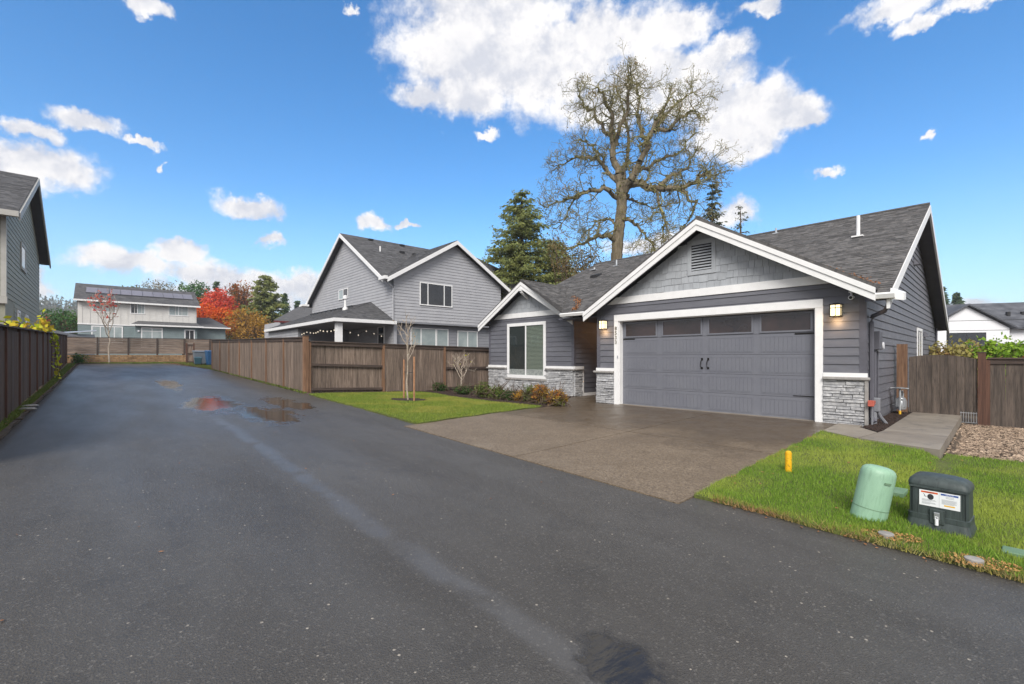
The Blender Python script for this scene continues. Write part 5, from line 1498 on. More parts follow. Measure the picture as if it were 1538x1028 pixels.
def leafquads(C, size, q, aspect=.6, flat=0., orient=None):
    """leaf faces round the points C"""
    N = len(C); n = q.normal(size=(N, 3)); n[:, 2] = n[:, 2] * (1 - flat) + flat * 2
    n /= np.linalg.norm(n, axis=1, keepdims=True)
    a = orient if orient is not None else np.cross(n, q.normal(size=(N, 3)))
    a = a / (np.linalg.norm(a, axis=1, keepdims=True) + 1e-9); b = np.cross(n, a); b /= (np.linalg.norm(b, axis=1, keepdims=True) + 1e-9)
    s = size * (.5 + q.random((N, 1)))
    V = np.stack([C - a * s, C - b * s * aspect, C + a * s, C + b * s * aspect], 1)
    return V.reshape(-1, 3), np.arange(4 * N).reshape(-1, 4)


def grow(S, p, d, L_, r, lev, q, crook=.5, up=.0, kids=3, taper=.7, nseg=4, ends=None, minr=.008, kidlen=.62):
    pts = [np.array(p, float)]; dd = np.array(d, float); dd /= np.linalg.norm(dd)
    for i in range(nseg):
        dd = dd + q.normal(size=3) * crook * .5; dd[2] += up * .3; dd /= np.linalg.norm(dd)
        p1 = pts[-1] + dd * L_ / nseg; r0 = r * (1 - i / nseg * (1 - taper)); r1 = r * (1 - (i + 1) / nseg * (1 - taper))
        S.append((*pts[-1], *p1, max(r0, minr), max(r1, minr))); pts.append(p1)
        if lev > 0 and i >= 1:
            for _ in range(max(1, kids // 2) if i < nseg - 1 else kids):
                kd = dd + q.normal(size=3) * .75; kd /= np.linalg.norm(kd)
                grow(S, p1, kd, L_ * kidlen * q.uniform(.7, 1.2), max(r1 * .6, minr), lev - 1, q, crook, up, kids, taper, nseg, ends, minr, kidlen)
    if lev == 0 and ends is not None: ends += pts[1:]


def tree_thing(name, label, loc, cat='tree', group=None):
    return thing(name, label, cat, loc, 0, group)


def put_np(name, V, F, m_, parent): return link(name, npmesh(name, V, F, m_, quads=True), parent)


# the big oak ------------------------------------------------------------
def oak():
    q = np.random.default_rng(5); D = 40.; bx = (925 - 769) / 690 * D
    t = tree_thing('oak_tree', 'tall leafless mossy oak with crooked limbs standing behind the grey house', (bx, D, 0))
    def P(u, v, dy=0.): return np.array([(u - 769) / 690 * (D + dy) - bx, dy, 1.39 + (537 - v) / 690 * (D + dy)])
    limbs = [
        ([(923, 537, 0), (925, 460, 0), (925, 390, 0), (929, 340, 0), (934, 300, .2), (933, 272, .2)], .54, .42, 0),
        ([(933, 275, .2), (927, 240, .6), (921, 212, .8), (918, 185, .6), (921, 155, .2), (909, 128, -.4), (898, 112, -1)], .34, .07, 1),
        ([(922, 205, .8), (934, 170, 0), (944, 135, -.8), (941, 105, -1), (948, 92, -1.2)], .2, .06, 1),
        ([(918, 190, .6), (902, 172, 1.5), (889, 150, 2), (876, 142, 2.4), (870, 120, 2.6)], .16, .05, 1),
        ([(935, 282, .2), (947, 258, -.5), (958, 235, -1), (972, 205, -1.4), (984, 178, -1.8), (998, 152, -2), (1008, 128, -2.2)], .36, .07, 1),
        ([(972, 205, -1.4), (966, 180, -.5), (957, 160, 0), (961, 130, .4), (957, 108, .6)], .18, .05, 1),
        ([(984, 178, -1.8), (1008, 178, -2.6), (1030, 160, -3), (1040, 153, -3.2), (1048, 148, -3.2)], .17, .05, 1),
        ([(990, 172, -1.8), (1020, 135, -1), (1040, 122, -.6)], .13, .04, 1),
        ([(942, 268, .2), (962, 262, -1), (985, 272, -2), (1004, 270, -2.6), (1030, 270, -3.2), (1048, 256, -3.4), (1064, 245, -3.2), (1074, 250, -3)], .33, .07, 1),
        ([(985, 272, -2), (1010, 250, -.5), (1035, 238, .5), (1046, 218, 1)], .2, .05, 1),
        ([(940, 262, .4), (965, 240, 2), (995, 228, 3), (1025, 215, 3.5), (1038, 194, 4)], .2, .05, 1),
        ([(1030, 270, -3.2), (1046, 292, -3), (1040, 315, -2.8), (1030, 330, -2.6)], .12, .04, 1),
        ([(990, 272, -2), (993, 300, -2.4), (1003, 325, -2.6), (998, 345, -2.4)], .13, .04, 1),
        ([(928, 262, .4), (912, 248, 1), (898, 224, 1.6), (880, 222, 2), (858, 226, 2.4), (838, 234, 2.6)], .2, .05, 1),
        ([(912, 248, 1), (905, 222, .4), (888, 205, 0), (872, 195, -.4)], .13, .04, 1),
        ([(931, 285, .2), (905, 272, -.6), (884, 276, -1.2), (866, 282, -1.8), (848, 290, -2), (826, 296, -2.2)], .2, .05, 1),
        ([(866, 282, -1.8), (850, 305, -1.6), (842, 325, -1.4)], .09, .03, 1),
        ([(927, 355, 0), (910, 345, -.8), (892, 346, -1.4), (872, 356, -2), (850, 366, -2.4)], .22, .06, 1),
        ([(931, 318, 0), (950, 325, -.6), (966, 336, -1), (980, 352, -1.4), (992, 372, -1.6)], .15, .04, 1),
        ([(931, 330, 0), (915, 318, .8), (900, 322, 1.6), (885, 335, 2)], .12, .04, 1),
        ([(936, 275, 0), (938, 240, 1.5), (946, 200, 3), (938, 160, 3.6), (930, 125, 4)], .22, .05, 1),
        ([(938, 278, 0), (950, 290, 1.5), (972, 300, 2.6), (1000, 300, 3)], .14, .04, 1),
    ]
    S = []; ends = []; moss = []
    for pts, r0, r1, kids in limbs:
        Q = [P(*p) for p in pts]; fine = []
        for i in range(len(Q) - 1):
            for j in range(3):
                tt = j / 3; pnt = Q[i] * (1 - tt) + Q[i + 1] * tt
                if kids: pnt = pnt + q.normal(size=3) * .10
                fine.append(pnt)
        fine.append(Q[-1]); n = len(fine) - 1
        for i in range(n):
            ra, rb = r0 + (r1 - r0) * i / n, r0 + (r1 - r0) * (i + 1) / n
            S.append((*fine[i], *fine[i + 1], ra * .98, rb * 1.12))
            if kids or i > n * .75: moss.append((fine[i], ra))
            if kids and i > 1:
                for _ in range(2 if i > n * .35 else 1):
                    base = fine[i + 1] - fine[i]; base /= np.linalg.norm(base)
                    dd = base * .35 + q.normal(size=3) * np.array([.8, .7, .8]); dd[2] += .1
                    grow(S, fine[i + 1], dd, q.uniform(1.0, 1.95), max(.032, min(.075, rb * .42)), 2, q, crook=.85, up=.10, kids=2, ends=ends, minr=.012, nseg=4, kidlen=.62)
        if kids:
            for _ in range(3): grow(S, fine[-1], (fine[-1] - fine[-3]) + q.normal(size=3) * .5, 1.0, .05, 2, q, crook=.75, up=.12, kids=2, ends=ends, minr=.011, nseg=4, kidlen=.60)
    S = np.array(S); big = S[:, 6] > .1
    V, F = tubes_np(S[big], 9); put_np('trunk', V, F, MT['bark'], t)
    V, F = tubes_np(S[~big], 4); put_np('branches', V, F, MT['barkl'], t)['kind'] = 'stuff'
    E_ = np.array(ends); E_ = E_[q.random(len(E_)) < .8]; C = E_ + q.normal(size=E_.shape) * .13
    V, F = leafquads(C, .05, q, .6); put_np('crown', V, F, FOL['oakleaf'], t)['kind'] = 'stuff'
    M_ = []
    for p, r in moss:
        for _ in range(16): M_.append(p + q.normal(size=3) * np.array([r, r, r * .4]) * .6 + np.array([0, 0, r * .8]))
    t.scale = (.975, .975, .957)
    V, F = leafquads(np.array(M_), .10, q, .7); put_np('moss', V, F, FOL['moss'], t)['kind'] = 'stuff'


oak()


def conifer(label, x, y, h, rad, fol='conifer', z0=.0, name='conifer_tree', seed=1, dense=1., sparse_top=False, size=.2, pw=.8, group=None):
    q = np.random.default_rng(seed)
    t = tree_thing(name, label, (x, y, 0), group=group)
    S = [(0, 0, 0, 0, 0, h * .6, rad * .07 + .08, rad * .04 + .04), (0, 0, h * .6, 0, 0, h, rad * .04 + .04, .015)]
    C = []; O = []; br = []
    zz = h * .07 + z0
    while zz < h * .99:
        f = (h - zz) / h; L0 = rad * f ** pw
        nb = int(7 + 7 * f) if dense >= 1 else int(3 + 3 * f)
        for _ in range(nb):
            a = q.uniform(0, 6.283); L_ = L0 * q.uniform(.55, 1.15) + .12
            dr = q.uniform(-.05, .32); n = max(3, int(L_ / .16))
            px = np.array([0., 0, zz + q.uniform(-.1, .1)])
            for k in range(n):
                s_ = (k + 1) / n; pos = np.array([math.cos(a) * L_ * s_, math.sin(a) * L_ * s_, zz + L_ * (.12 * s_ - dr * s_ ** 1.6)])
                m_ = max(1, int(4 * dense))
                for _ in range(m_):
                    lt = q.uniform(-1, 1) * .30 * L_ * math.sin(math.pi * min(.93, s_ + .12)); po = pos + np.array([-math.sin(a) * lt, math.cos(a) * lt, -abs(lt) * .3])
                    C.append(po + q.normal(size=3) * np.array([.10, .10, .07]) * (.6 + s_ * .9))
                    O.append((math.cos(a + q.normal() * .7), math.sin(a + q.normal() * .7), -.45 + q.normal() * .3))
            br.append((0, 0, zz, *(pos * np.array([.85, .85, 1])), .025 + .02 * f, .01))
        zz += max(.22, .030 * h) * q.uniform(.7, 1.2) * (1 if dense >= 1 else 1.5)
    V, F = tubes_np(S + br, 5); put_np('trunk', V, F, MT['bark2'], t)
    C = np.array(C); O = np.array(O)
    V, F = leafquads(C, size, q, .38, orient=O); put_np('crown', V, F, FOL[fol], t)
    return t


def leafy(label, x, y, blobs, n, size, fol, name='leafy_tree', seed=1, trunk=None, z=0., spread=.35, hollow=.55, m_='bark2', branches=True, group=None, cat='tree', clump=14):
    """blobs: (cx, cy, cz, rx, ry, rz) ellipsoids the clumps fill"""
    q = np.random.default_rng(seed)
    t = tree_thing(name, label, (x, y, z), cat, group)
    S = []; C = []
    vol = np.array([b[3] * b[4] * b[5] for b in blobs]); vol = vol / vol.sum()
    for b, v in zip(blobs, vol):
        nc = max(3, int(n / clump * v))
        dd = q.normal(size=(nc, 3)); dd /= np.linalg.norm(dd, axis=1, keepdims=True)
        rr = hollow + (1 - hollow) * q.random((nc, 1)) ** .7; rr *= q.uniform(.78, 1.12, (nc, 1))
        cc = np.array(b[:3]) + dd * rr * np.array(b[3:])
        for c in cc:
            sc_ = spread * q.uniform(.5, 1.2)
            C.append(c + q.normal(size=(clump, 3)) * sc_ * np.array([1, 1, .7]))
            if branches and trunk and q.random() < .5:
                mid = np.array([0, 0, trunk[0] * .7]) * .5 + c * .5 + q.normal(size=3) * .2
                S += [(0, 0, trunk[0] * .6, *mid, trunk[1] * .35, trunk[1] * .2), (*mid, *c, trunk[1] * .2, .015)]
    if trunk: S.append((0, 0, -.1, 0, 0, trunk[0], trunk[1], trunk[1] * .6))
    if S: V, F = tubes_np(S, 6); put_np('trunk', V, F, MT[m_], t)
    C = np.concatenate(C)
    V, F = leafquads(C, size, q, .65); put_np('crown', V, F, FOL[fol], t)
    return t


# evergreens and thicket behind the houses
conifer('broad green conifer with a pointed top left of the big oak', .73, 36, 14.5, 5.9, 'conifer_b', seed=3, size=.12, dense=3.0, pw=.68)
conifer('shorter conifer with drooping boughs between the pointed conifer and the oak', 3.4, 38, 11.4, 3.9, 'conifer_b', seed=4, size=.12, dense=2.2, pw=.55)
leafy('mossy olive brown thicket at the foot of the big oak', 6.2, 38.5, [(-.2, 0, 8.4, 1.7, 1.5, 2.6), (1.6, 0, 7.2, 1.4, 1.4, 1.8), (-1.8, 0, 7.0, 1.5, 1.4, 1.8)], 5200, .08, 'twig', 'thicket_tree', 6, trunk=(7, .16), spread=.42, hollow=.3)
leafy('small rusty leaved tree beside the shorter conifer', 3.9, 34.0, [(0, 0, 8.3, .9, .9, 1.4), (.9, 0, 7.3, .8, .8, 1.0), (-.7, 0, 9.6, .7, .7, .9)], 1100, .075, 'twig', 'rusty_tree', 8, trunk=(7, .1), spread=.4, hollow=.2)
conifer('tall narrow spruce touching the right side of the oak crown', 18.3, 42, 17.4, 1.9, 'spruce', seed=9, size=.17, dense=1.2, pw=.6)
conifer('thin spruce with open reaching branches right of the narrow spruce', 19.9, 40, 14.6, 3.6, 'spruce', seed=10, dense=.9, size=.12, pw=.75)
conifer('far conifer tip showing over the far white house', 91, 94, 14.5, 3, 'conifer', seed=11, size=.4)
conifer('second far conifer tip just left over the far white house', 86, 92, 15.5, 3, 'conifer', seed=12, size=.4)

# trees beyond the end of the lane
leafy('bare olive tree with a rounded crown rising behind the solar panels', -66, 85, [(0, 0, 12.6, 4.0, 3, 3.6)], 2600, .13, 'twig', 'bare_tree', 21, trunk=(9, .3), spread=.6, hollow=.2)
leafy('small yellow green tree just left of the bare olive tree', -68.5, 82, [(0, 0, 11.6, 1.6, 2, 2.6), (-6, 1, 10.6, 1.2, 1.2, 2.0)], 1500, .16, 'shrub', 'leafy_tree', 22, trunk=(9, .3), spread=.5)
leafy('dark green rounded tree right of the solar panels', -54.5, 79, [(0, 0, 11.6, 2.6, 2.5, 2.8), (-2.6, 0, 10.4, 1.8, 2, 2.4)], 3200, .17, 'green', 'leafy_tree', 23, trunk=(9, .3), spread=.5)
conifer('small dark conifer between the rounded green tree and the russet tree', -54, 84, 15.3, 2.3, 'conifer', seed=24, size=.25)
conifer('dark conifer top behind the scarlet tree', -50.6, 84, 14.8, 2.2, 'conifer', seed=25, size=.25)
leafy('scarlet maple glowing right of the solar panel house', -42.0, 66, [(-.3, 0, 9.0, 1.9, 2.0, 2.2), (.5, 0, 7.9, 1.8, 2.0, 1.6)], 7000, .12, 'red', 'maple_tree', 26, trunk=(6, .2), spread=.45)
leafy('bright orange maple in front of the scarlet one', -42.2, 63.5, [(-.3, 0, 6.8, 2.2, 2, 1.9), (1.9, 0, 6.2, 2.3, 2, 2.2)], 5200, .12, 'orange', 'maple_tree', 27, trunk=(4, .2), spread=.42)
leafy('tall russet brown tree right of the scarlet maple', -42.0, 71, [(0, 0, 10.2, 2.0, 2, 3.0), (.8, 0, 7.0, 2.6, 2, 3.2)], 7000, .12, 'rust', 'russet_tree', 28, trunk=(9, .25), spread=.5, hollow=.35)
leafy('thin brown tree with open twigs right of the russet tree', -38.4, 70, [(0, 0, 8.6, 1.4, 1.5, 3.4), (1.2, 0, 5.8, 2.0, 2, 2.6)], 3600, .10, 'rust', 'russet_tree', 29, trunk=(9, .22), spread=.5, hollow=.2)
leafy('golden yellow tree low behind the brown side fence', -33.6, 60, [(0, 0, 4.6, 2.2, 2, 2.6), (-1.9, 0, 5.4, 1.5, 1.6, 2.6), (1.9, 0, 3.4, 1.4, 1.4, 1.4)], 6200, .11, 'yellow', 'golden_tree', 30, trunk=(3.6, .15), spread=.45)
conifer('tall dense green conifer left of the neighbour house', -35.4, 66, 13.2, 4.3, 'conifer_b', seed=31, size=.22, dense=1.5, pw=.55)
conifer('small distant conifer just right of the tall dense conifer', -37.6, 76, 11.9, 2.0, 'conifer', seed=32, size=.22)
conifer('smallest distant conifer tip near the porch roof', -36.4, 78, 10.9, 2.0, 'conifer', seed=33, size=.22)
leafy('grey green bush above the side fence near the porch', -28.2, 55, [(0, 0, 2.8, 1.8, 1.5, 1.4)], 1500, .12, 'shrub', 'bush', 34, trunk=(2, .1), spread=.4, cat='bush')
leafy('round bright green tree left of the lane end house', -49.6, 50.4, [(0, 0, 4.4, 2.4, 2, 2.3), (-1.7, 0, 3.6, 1.7, 1.6, 1.7)], 4800, .11, 'green', 'leafy_tree', 35, trunk=(4, .2), spread=.4)
leafy('small red leaved shrub between the left house and the green tree', -49.0, 47.5, [(0, 0, 5.1, .6, .6, .5)], 260, .11, 'redtwig', 'shrub', 36, trunk=(4.6, .06), spread=.25, cat='shrub')
for i, (u, D_, hz_, w_, fo, lb) in enumerate(((72, 120, 11.5, 5, 'twig', 'dim brown tree behind the small dormer past the left house'), (95, 115, 12.5, 6, 'rust', 'dim russet tree just left of the lane end house'), (60, 110, 10.5, 5, 'twig', 'brown tree at the rear corner of the left house'), (108, 130, 15.0, 6, 'shrub', 'olive tree hard against the lane end house roof'))):
    leafy(lb, (u - 769) / 690 * D_, D_, [(0, 0, hz_ * .62, w_, 3, hz_ * .38), (2, 2, hz_ * .4, w_, 3, hz_ * .3)], 3400, .2, fo, 'distant_tree', 40 + i, trunk=(hz_ * .6, .3), spread=.8, hollow=.2, group='dim trees behind the left house')

# wooded hill, far off on the left
def hill():
    V = []; F = []; xs = np.linspace(-620, -120, 60); ys = np.linspace(190, 520, 24)
    for y in ys:
        for x in xs:
            e = math.exp(-((x + 420) / 170) ** 2) * math.sin(max(0, min(1, (y - 190) / 200)) * math.pi / 2)
            V.append((x, y, -2 + 42 * e + 2 * math.sin(x * .05) * e))
    for j in range(23):
        for i in range(59): F.append((j * 60 + i, j * 60 + i + 1, (j + 1) * 60 + i + 1, (j + 1) * 60 + i))
    link('hill', npmesh('hill', V, F, MT['soil'], quads=True, smooth=True), kind='structure')
    q = np.random.default_rng(50); C = []; O = []
    for _ in range(2600):
        x, y = q.uniform(-560, -170), q.uniform(195, 420)
        e = math.exp(-((x + 420) / 170) ** 2) * math.sin(min(1, (y - 190) / 200) * math.pi / 2)
        z = -2 + 42 * e; h = q.uniform(7, 16); r = h * .22; k = 26
        tt = q.random(k); a = q.random(k) * 6.28
        C.append(np.stack([x + np.cos(a) * r * (1 - tt), y + np.sin(a) * r * (1 - tt), z + tt * h], 1)); O.append(np.stack([np.cos(a), np.sin(a), -.8 * np.ones(k)], 1))
    V, F = leafquads(np.concatenate(C), 1.0, q, .5, orient=np.concatenate(O))
    tag(put_np('hill_forest', V, F, FOL['hill'], None), 'hazy wooded hillside far off beyond the left house', 'forest', kind='stuff')


hill()

# small trees by the lane and lawn
def small_bare(name, label, x, y, z, h, r, m_, seed, kids=3, crook=.35, levels=2, start=.35, leaf=None, nleaf=0, lsize=.04, lean=(0, 0), spread=.55, ncr=7, minr=.004, up=.6, klen=None):
    q = np.random.default_rng(seed); t = tree_thing(name, label, (x, y, z)); S = []; ends = []
    p = np.array([0., 0, -.05]); n = 8; pts = [p]
    for i in range(n):
        p1 = np.array([lean[0] * (i + 1) / n + q.normal() * .012 * h, lean[1] * (i + 1) / n, h * (i + 1) / n]); S.append((*p, *p1, r * (1 - .75 * i / n), r * (1 - .75 * (i + 1) / n))); p = p1; pts.append(p)
    for i in range(ncr):
        f = start + (1 - start) * i / ncr; k = int(f * n); b = pts[k] + (pts[min(k + 1, n)] - pts[k]) * (f * n - k)
        a = q.random() * 6.28; d = np.array([math.cos(a) * spread, math.sin(a) * spread, .8])
        grow(S, b, d, (klen or h * .38) * (1.1 - .6 * (i / ncr)), r * .45, levels, q, crook=crook, up=up, kids=kids, ends=ends, minr=minr, nseg=4, kidlen=.55)
    V, F = tubes_np(S, 5); put_np('trunk', V, F, MT[m_], t)
    if leaf:
        E_ = np.array(ends); E_ = E_[q.choice(len(E_), min(nleaf, len(E_)), replace=False)]
        V, F = leafquads(E_ + q.normal(size=E_.shape) * lsize, lsize, q, .7); put_np('crown', V, F, FOL[leaf], t)
    return t


rx, ry = l2w(.35, 43.7)
small_bare('red_leaf_tree', 'slim pale trunk tree with sparse red leaves before the slat fence', rx, ry, gh(rx, ry), 4.3, .06, 'bark_p', 61, leaf='redtwig', nleaf=130, lsize=.09, ncr=9, levels=1, start=.42, minr=.012, kids=3, spread=.8, klen=1.7, up=.5)
tt_ = small_bare('young_tree', 'thin young tree tied between two stakes on the front lawn', -3.09, 13.66, .10, 2.32, .026, 'bark_p', 62, leaf='yellow', nleaf=26, lsize=.018, ncr=9, levels=1, start=.45, kids=2, spread=.4, klen=.62, minr=.003, up=.9)
sk = thing('tree_stake', 'left wooden stake behind the young tree', 'stake', (-3.33, 14.15, .06), 0, 'stakes of the young tree'); mb = MB(); mb.lathe([(.026, -.1), (.026, 1.24), (.018, 1.26)], n=8); mb.build('shaft', MT['stake'], sk)
sk = thing('tree_stake', 'right wooden stake nearer than the young tree', 'stake', (-2.85, 13.38, .06), 0, 'stakes of the young tree'); mb = MB(); mb.lathe([(.026, -.1), (.026, 1.33), (.018, 1.35)], n=8); mb.build('shaft', MT['stake'], sk)
tb = tag(MB().tube([(-3.33, 14.15, .95), (-3.09, 13.66, .93), (-2.85, 13.38, .95)], .008, 5).build('tree_tie', MT['black']), 'dark tie strap holding the young tree between its stakes', 'strap')
cp_ = []
for i in range(26):
    a = i / 26 * 6.283; cp_.append((-3.09 + (.52 + .05 * math.sin(3 * a) + random.uniform(-.02, .02)) * math.cos(a), 13.72 + (.42 + random.uniform(-.02, .02)) * math.sin(a)))
sheet('tree_ring_mulch', cp_, .052, MT['mulch'], .2, .04, jit=.01)
small_bare('ornamental_tree', 'small leafless pale branched tree in the bed by the fence', -2.0, 18.2, .1, .95, .03, 'bark_p', 64, ncr=7, levels=2, start=.35, kids=2, spread=1.0, klen=.68, minr=.0045, up=.55, crook=.3, leaf='vine', nleaf=10, lsize=.03)

SHR = [(658, 584.5, 26, 13, 18.2, 'shrub_d', 'low dark green shrub nearest the fence left of the small bare tree'), (695, 590, 30, 14, 16.6, 'shrub_d', 'low dark green shrub at the foot of the small bare tree'),
       (725, 599, 32, 25, 15.3, 'shrub', 'rounded yellow green shrub at the left corner of the stone skirting'), (747, 602, 28, 20, 14.8, 'shrub', 'mid green shrub under the left edge of the white window'),
       (764, 604, 30, 15, 14.5, 'shrub_d', 'spreading dark green shrub under the middle of the window'), (781, 603, 22, 15, 14.3, 'yellow', 'small yellowing shrub under the right edge of the window'),
       (796, 606, 22, 25, 13.9, 'shrub', 'upright green shrub right of the white window'), (812, 608, 30, 29, 13.6, 'shrub_o', 'tall orange and green shrub in front of the stone skirting'),
       (836, 612, 32, 23, 13.0, 'shrub_o', 'round orange red shrub at the driveway end of the bed')]
for i, (u, v, w_, h_, D_, fo, lb) in enumerate(SHR):
    x = (u - 769) / 690 * D_; hh = h_ * D_ / 690; ww = w_ * D_ / 690 / 2; zb = 1.39 - (v - 537) / 690 * D_
    leafy(lb, x, D_, [(0, 0, hh * .5, ww * .85, ww * .8, hh * .5), (ww * .3, -.05, hh * .42, ww * .6, ww * .6, hh * .42)], 1500 + 900 * (fo == 'shrub_o'), .022, fo, 'shrub', 70 + i, trunk=(hh * .5, .012), z=max(0., gh(x, D_)) + .01, spread=.055, hollow=.5, cat='shrub', group='shrubs in the bed below the window', clump=10)

# vine over the left fence
def vine():
    q = np.random.default_rng(81)
    t = thing('vine', 'yellow green grape vine sprawling over the top of the left fence', 'vine', (0, 0, 0), LA)
    C = []
    def fn(s_): return -1.36 - .5 * (s_ - 8.6) / 35.6
    def ft(s_): return 1.87 + (2.93 - 1.87) * (s_ - 8.6) / 35.6
    cane = []
    for s_ in np.arange(12.8, 26.5, .10):
        d_ = .35 + 2.2 * math.exp(-((s_ - 23.5) / 1.7) ** 2) + .8 * math.exp(-((s_ - 18.3) / .8) ** 2) + .6 * math.exp(-((s_ - 14.2) / .8) ** 2)
        hz_ = .05 + .20 * math.exp(-((s_ - 23.0) / 1.5) ** 2) + .16 * math.exp(-((s_ - 18.3) / .7) ** 2) + .15 * math.exp(-((s_ - 14.2) / .7) ** 2)
        for _ in range(q.poisson(d_)): C.append((fn(s_) + q.normal() * .1, s_, ft(s_) + .02 + abs(q.normal()) * hz_))
        cane.append((fn(s_) + .05 * math.sin(s_ * 3), s_, ft(s_) + .05 + .05 * math.sin(s_ * 2.2)))
    for k in range(62):
        f = k / 62; C.append((fn(25.6) + .16 + q.normal() * .06 + f * .12, 25.6 + q.normal() * .12 + f * .45, ft(25.6) - f * 1.85 + q.normal() * .04))
    mb = MB(); mb.tube(cane, .012, 5); mb.tube([(fn(25.6) + .1, 25.4, ft(25.6)), (fn(25.6) + .2, 25.7, ft(25.6) - .8), (fn(25.6) + .28, 26, ft(25.6) - 1.8)], .01, 5); mb.build('vine_cane', MT['bark2'], t)
    V, F = leafquads(np.array(C), .075, q, .8); put_np('leaf', V, F, FOL['vine'], t)['kind'] = 'stuff'


vine()
# hedge behind the side gate
HG = [(16.6, 17.2, 1.1, 'hedge_y', 'pale dry brown and cream hedge section behind the side gate'), (17.9, 16.9, 1.25, 'hedge', 'bright green hedge section above the dark reddish gate post'), (19.9, 17.4, 1.5, 'hedge', 'bright green hedge section behind the fence right of the gate post'), (22.4, 18.4, 1.7, 'hedge', 'bright green hedge section at the right edge of the picture'), (25.4, 19.6, 1.9, 'hedge', 'farther green hedge section outside to the right')]
for i, (x, y, r, fo, lb) in enumerate(HG):
    leafy(lb, x, y, [(0, 0, .85, r, .8, 1.12), (-.5 * r, .2, .9, r * .6, .6, 1.0), (.5 * r, .1, .8, r * .6, .6, 1.12)], 9500, .06, fo, 'hedge', 90 + i, trunk=(1.0, .05), spread=.17, hollow=.35, cat='hedge', group='hedge behind the side gate and fence')
leafy('small red leaved bush in front of the green hedge', 18.2, 15.9, [(0, 0, 1.25, .4, .3, .3)], 380, .05, 'redtwig', 'shrub', 96, trunk=(1.0, .03), spread=.1, cat='shrub')
# fan palm fronds above the slat fence
fp = thing('palm_shrub', 'spiky green fan leaves poking over the slat fence', 'plant', (*l2w(4.9, 45.6), .9))
q = np.random.default_rng(99); V = []; F = []
for k in range(60):
    a = q.random() * 6.28; e = q.uniform(.15, 1.2); L_ = q.uniform(.8, 1.5)
    d = np.array([math.cos(a) * math.cos(e), math.sin(a) * math.cos(e), math.sin(e)]); s_ = np.array([-math.sin(a), math.cos(a), 0]) * .035
    b = np.array([0, 0, 1.2]); i = len(V); V += [b - s_, b + d * L_ * .6 - s_, b + d * L_ + np.array([0, 0, -.25 * L_]), b + d * L_ * .6 + s_]; F.append((i, i + 1, i + 2, i + 3))
link('frond', npmesh('frond', V, F, FOL['green'], quads=True), fp, kind='stuff')
mb = MB(); mb.lathe([(.1, 0), (.08, 1.2)], n=8); mb.build('trunk', MT['bark2'], fp)
leafy('small evergreen bush at the end of the left fence', *l2w(-1.2, 43.6), [(0, 0, 1.3, .35, .35, .4)], 500, .05, 'green', 'bush', 97, trunk=(.9, .04), z=.0, spread=.12, cat='bush')

# leaves and needles caught on the roof valleys
def roofleaf(pts, n, spread, seed, label, size=.03):
    q = np.random.default_rng(seed); C = []
    for _ in range(n):
        i = q.integers(len(pts) - 1); f = q.random() ** 1.6; p = np.array(pts[i]) * (1 - f) + np.array(pts[i + 1]) * f
        x, y = p[0] + q.normal() * spread, p[1] + q.normal() * spread
        z = zm(y)
        if x < -7.4: z = max(z, zw(x))
        if x > -6.9: z = max(z, zg(x) if x > -6.8 and x < .25 else 0)
        w_ = h2w(x, y); C.append((w_[0], w_[1], z + .03 + abs(q.normal()) * .02))
    V, F = leafquads(np.array(C), size, q, .7, flat=.5)
    tag(put_np('roof_leaves', V, F, FOL['dead'], None), label, 'leaves', kind='stuff')
roofleaf([(-7.8, .45), (-8.3, 1.3), (-9.2, 2.0)], 300, .06, 101, 'rust coloured fallen leaves in the roof valley above the entry', .024)
roofleaf([(.1, .35), (-.6, 1.1), (-1.2, 1.9)], 120, .07, 102, 'few fallen leaves in the roof valley near the right gutter', .022)

# ------------------------------------------------------------------ utility things on the lawn
zz0 = gh(3.3, 4.1) + .02
pd = thing('utility_pedestal', 'pale green leaning round topped utility pedestal on the lawn', 'utility pedestal', (3.40, 4.39, zz0), 0); pd.scale = (.96, .96, .96); pd.rotation_euler = (R(3), R(10.5), 0)
mb = MB(); mb.lathe([(.155, -.05), (.155, .0), (.152, .05), (.150, .44), (.147, .475), (.137, .502), (.115, .522), (.08, .533), (.03, .538), (.001, .538)], n=40, sy=.9); mb.build('shell', MT['pedestal'], pd, smooth=True)
mb = MB(); mb.lathe([(.1535, .115), (.1535, .122)], n=40, sy=.9); mb.build('seam', MT['valve'], pd)
mb = MB(); mb.box(-.03, .03, -.143, -.134, .385, .405); mb.build('latch', MT['valve'], pd)
bx_ = thing('utility_box', 'dark green utility box with a domed lid, warning label and padlock on the lawn', 'utility box', (3.92, 4.20, gh(3.75, 4.0) + .02), LA + R(-90) - R(3)); bx_.scale = (.90, .90, .92)
# local: x along the face to the right, -y towards the lane
def rr(w_, d_, z, r=.05, n=4, tilt=0.):
    P = []
    for (cx, cy, a0) in ((w_ / 2 - r, d_ / 2 - r, 0), (-w_ / 2 + r, d_ / 2 - r, 90), (-w_ / 2 + r, -d_ / 2 + r, 180), (w_ / 2 - r, -d_ / 2 + r, 270)):
        for k in range(n + 1):
            a = R(a0 + 90 * k / n); P.append((cx + r * math.cos(a), cy + r * math.sin(a), z))
    return P
def loft(mb, loops):
    idx = [[mb.pt(p) for p in l] for l in loops]; n = len(idx[0])
    for i in range(len(idx) - 1):
        for k in range(n): mb.f.append([idx[i][k], idx[i][(k + 1) % n], idx[i + 1][(k + 1) % n], idx[i + 1][k]])
    mb.f.append(idx[0][::-1]); mb.f.append(idx[-1])
mb = MB(); loft(mb, [rr(.52, .42, -.06), rr(.50, .40, .0), rr(.445, .35, .12)]); mb.build('flared_base', MT['darkbox'], bx_, smooth=True)
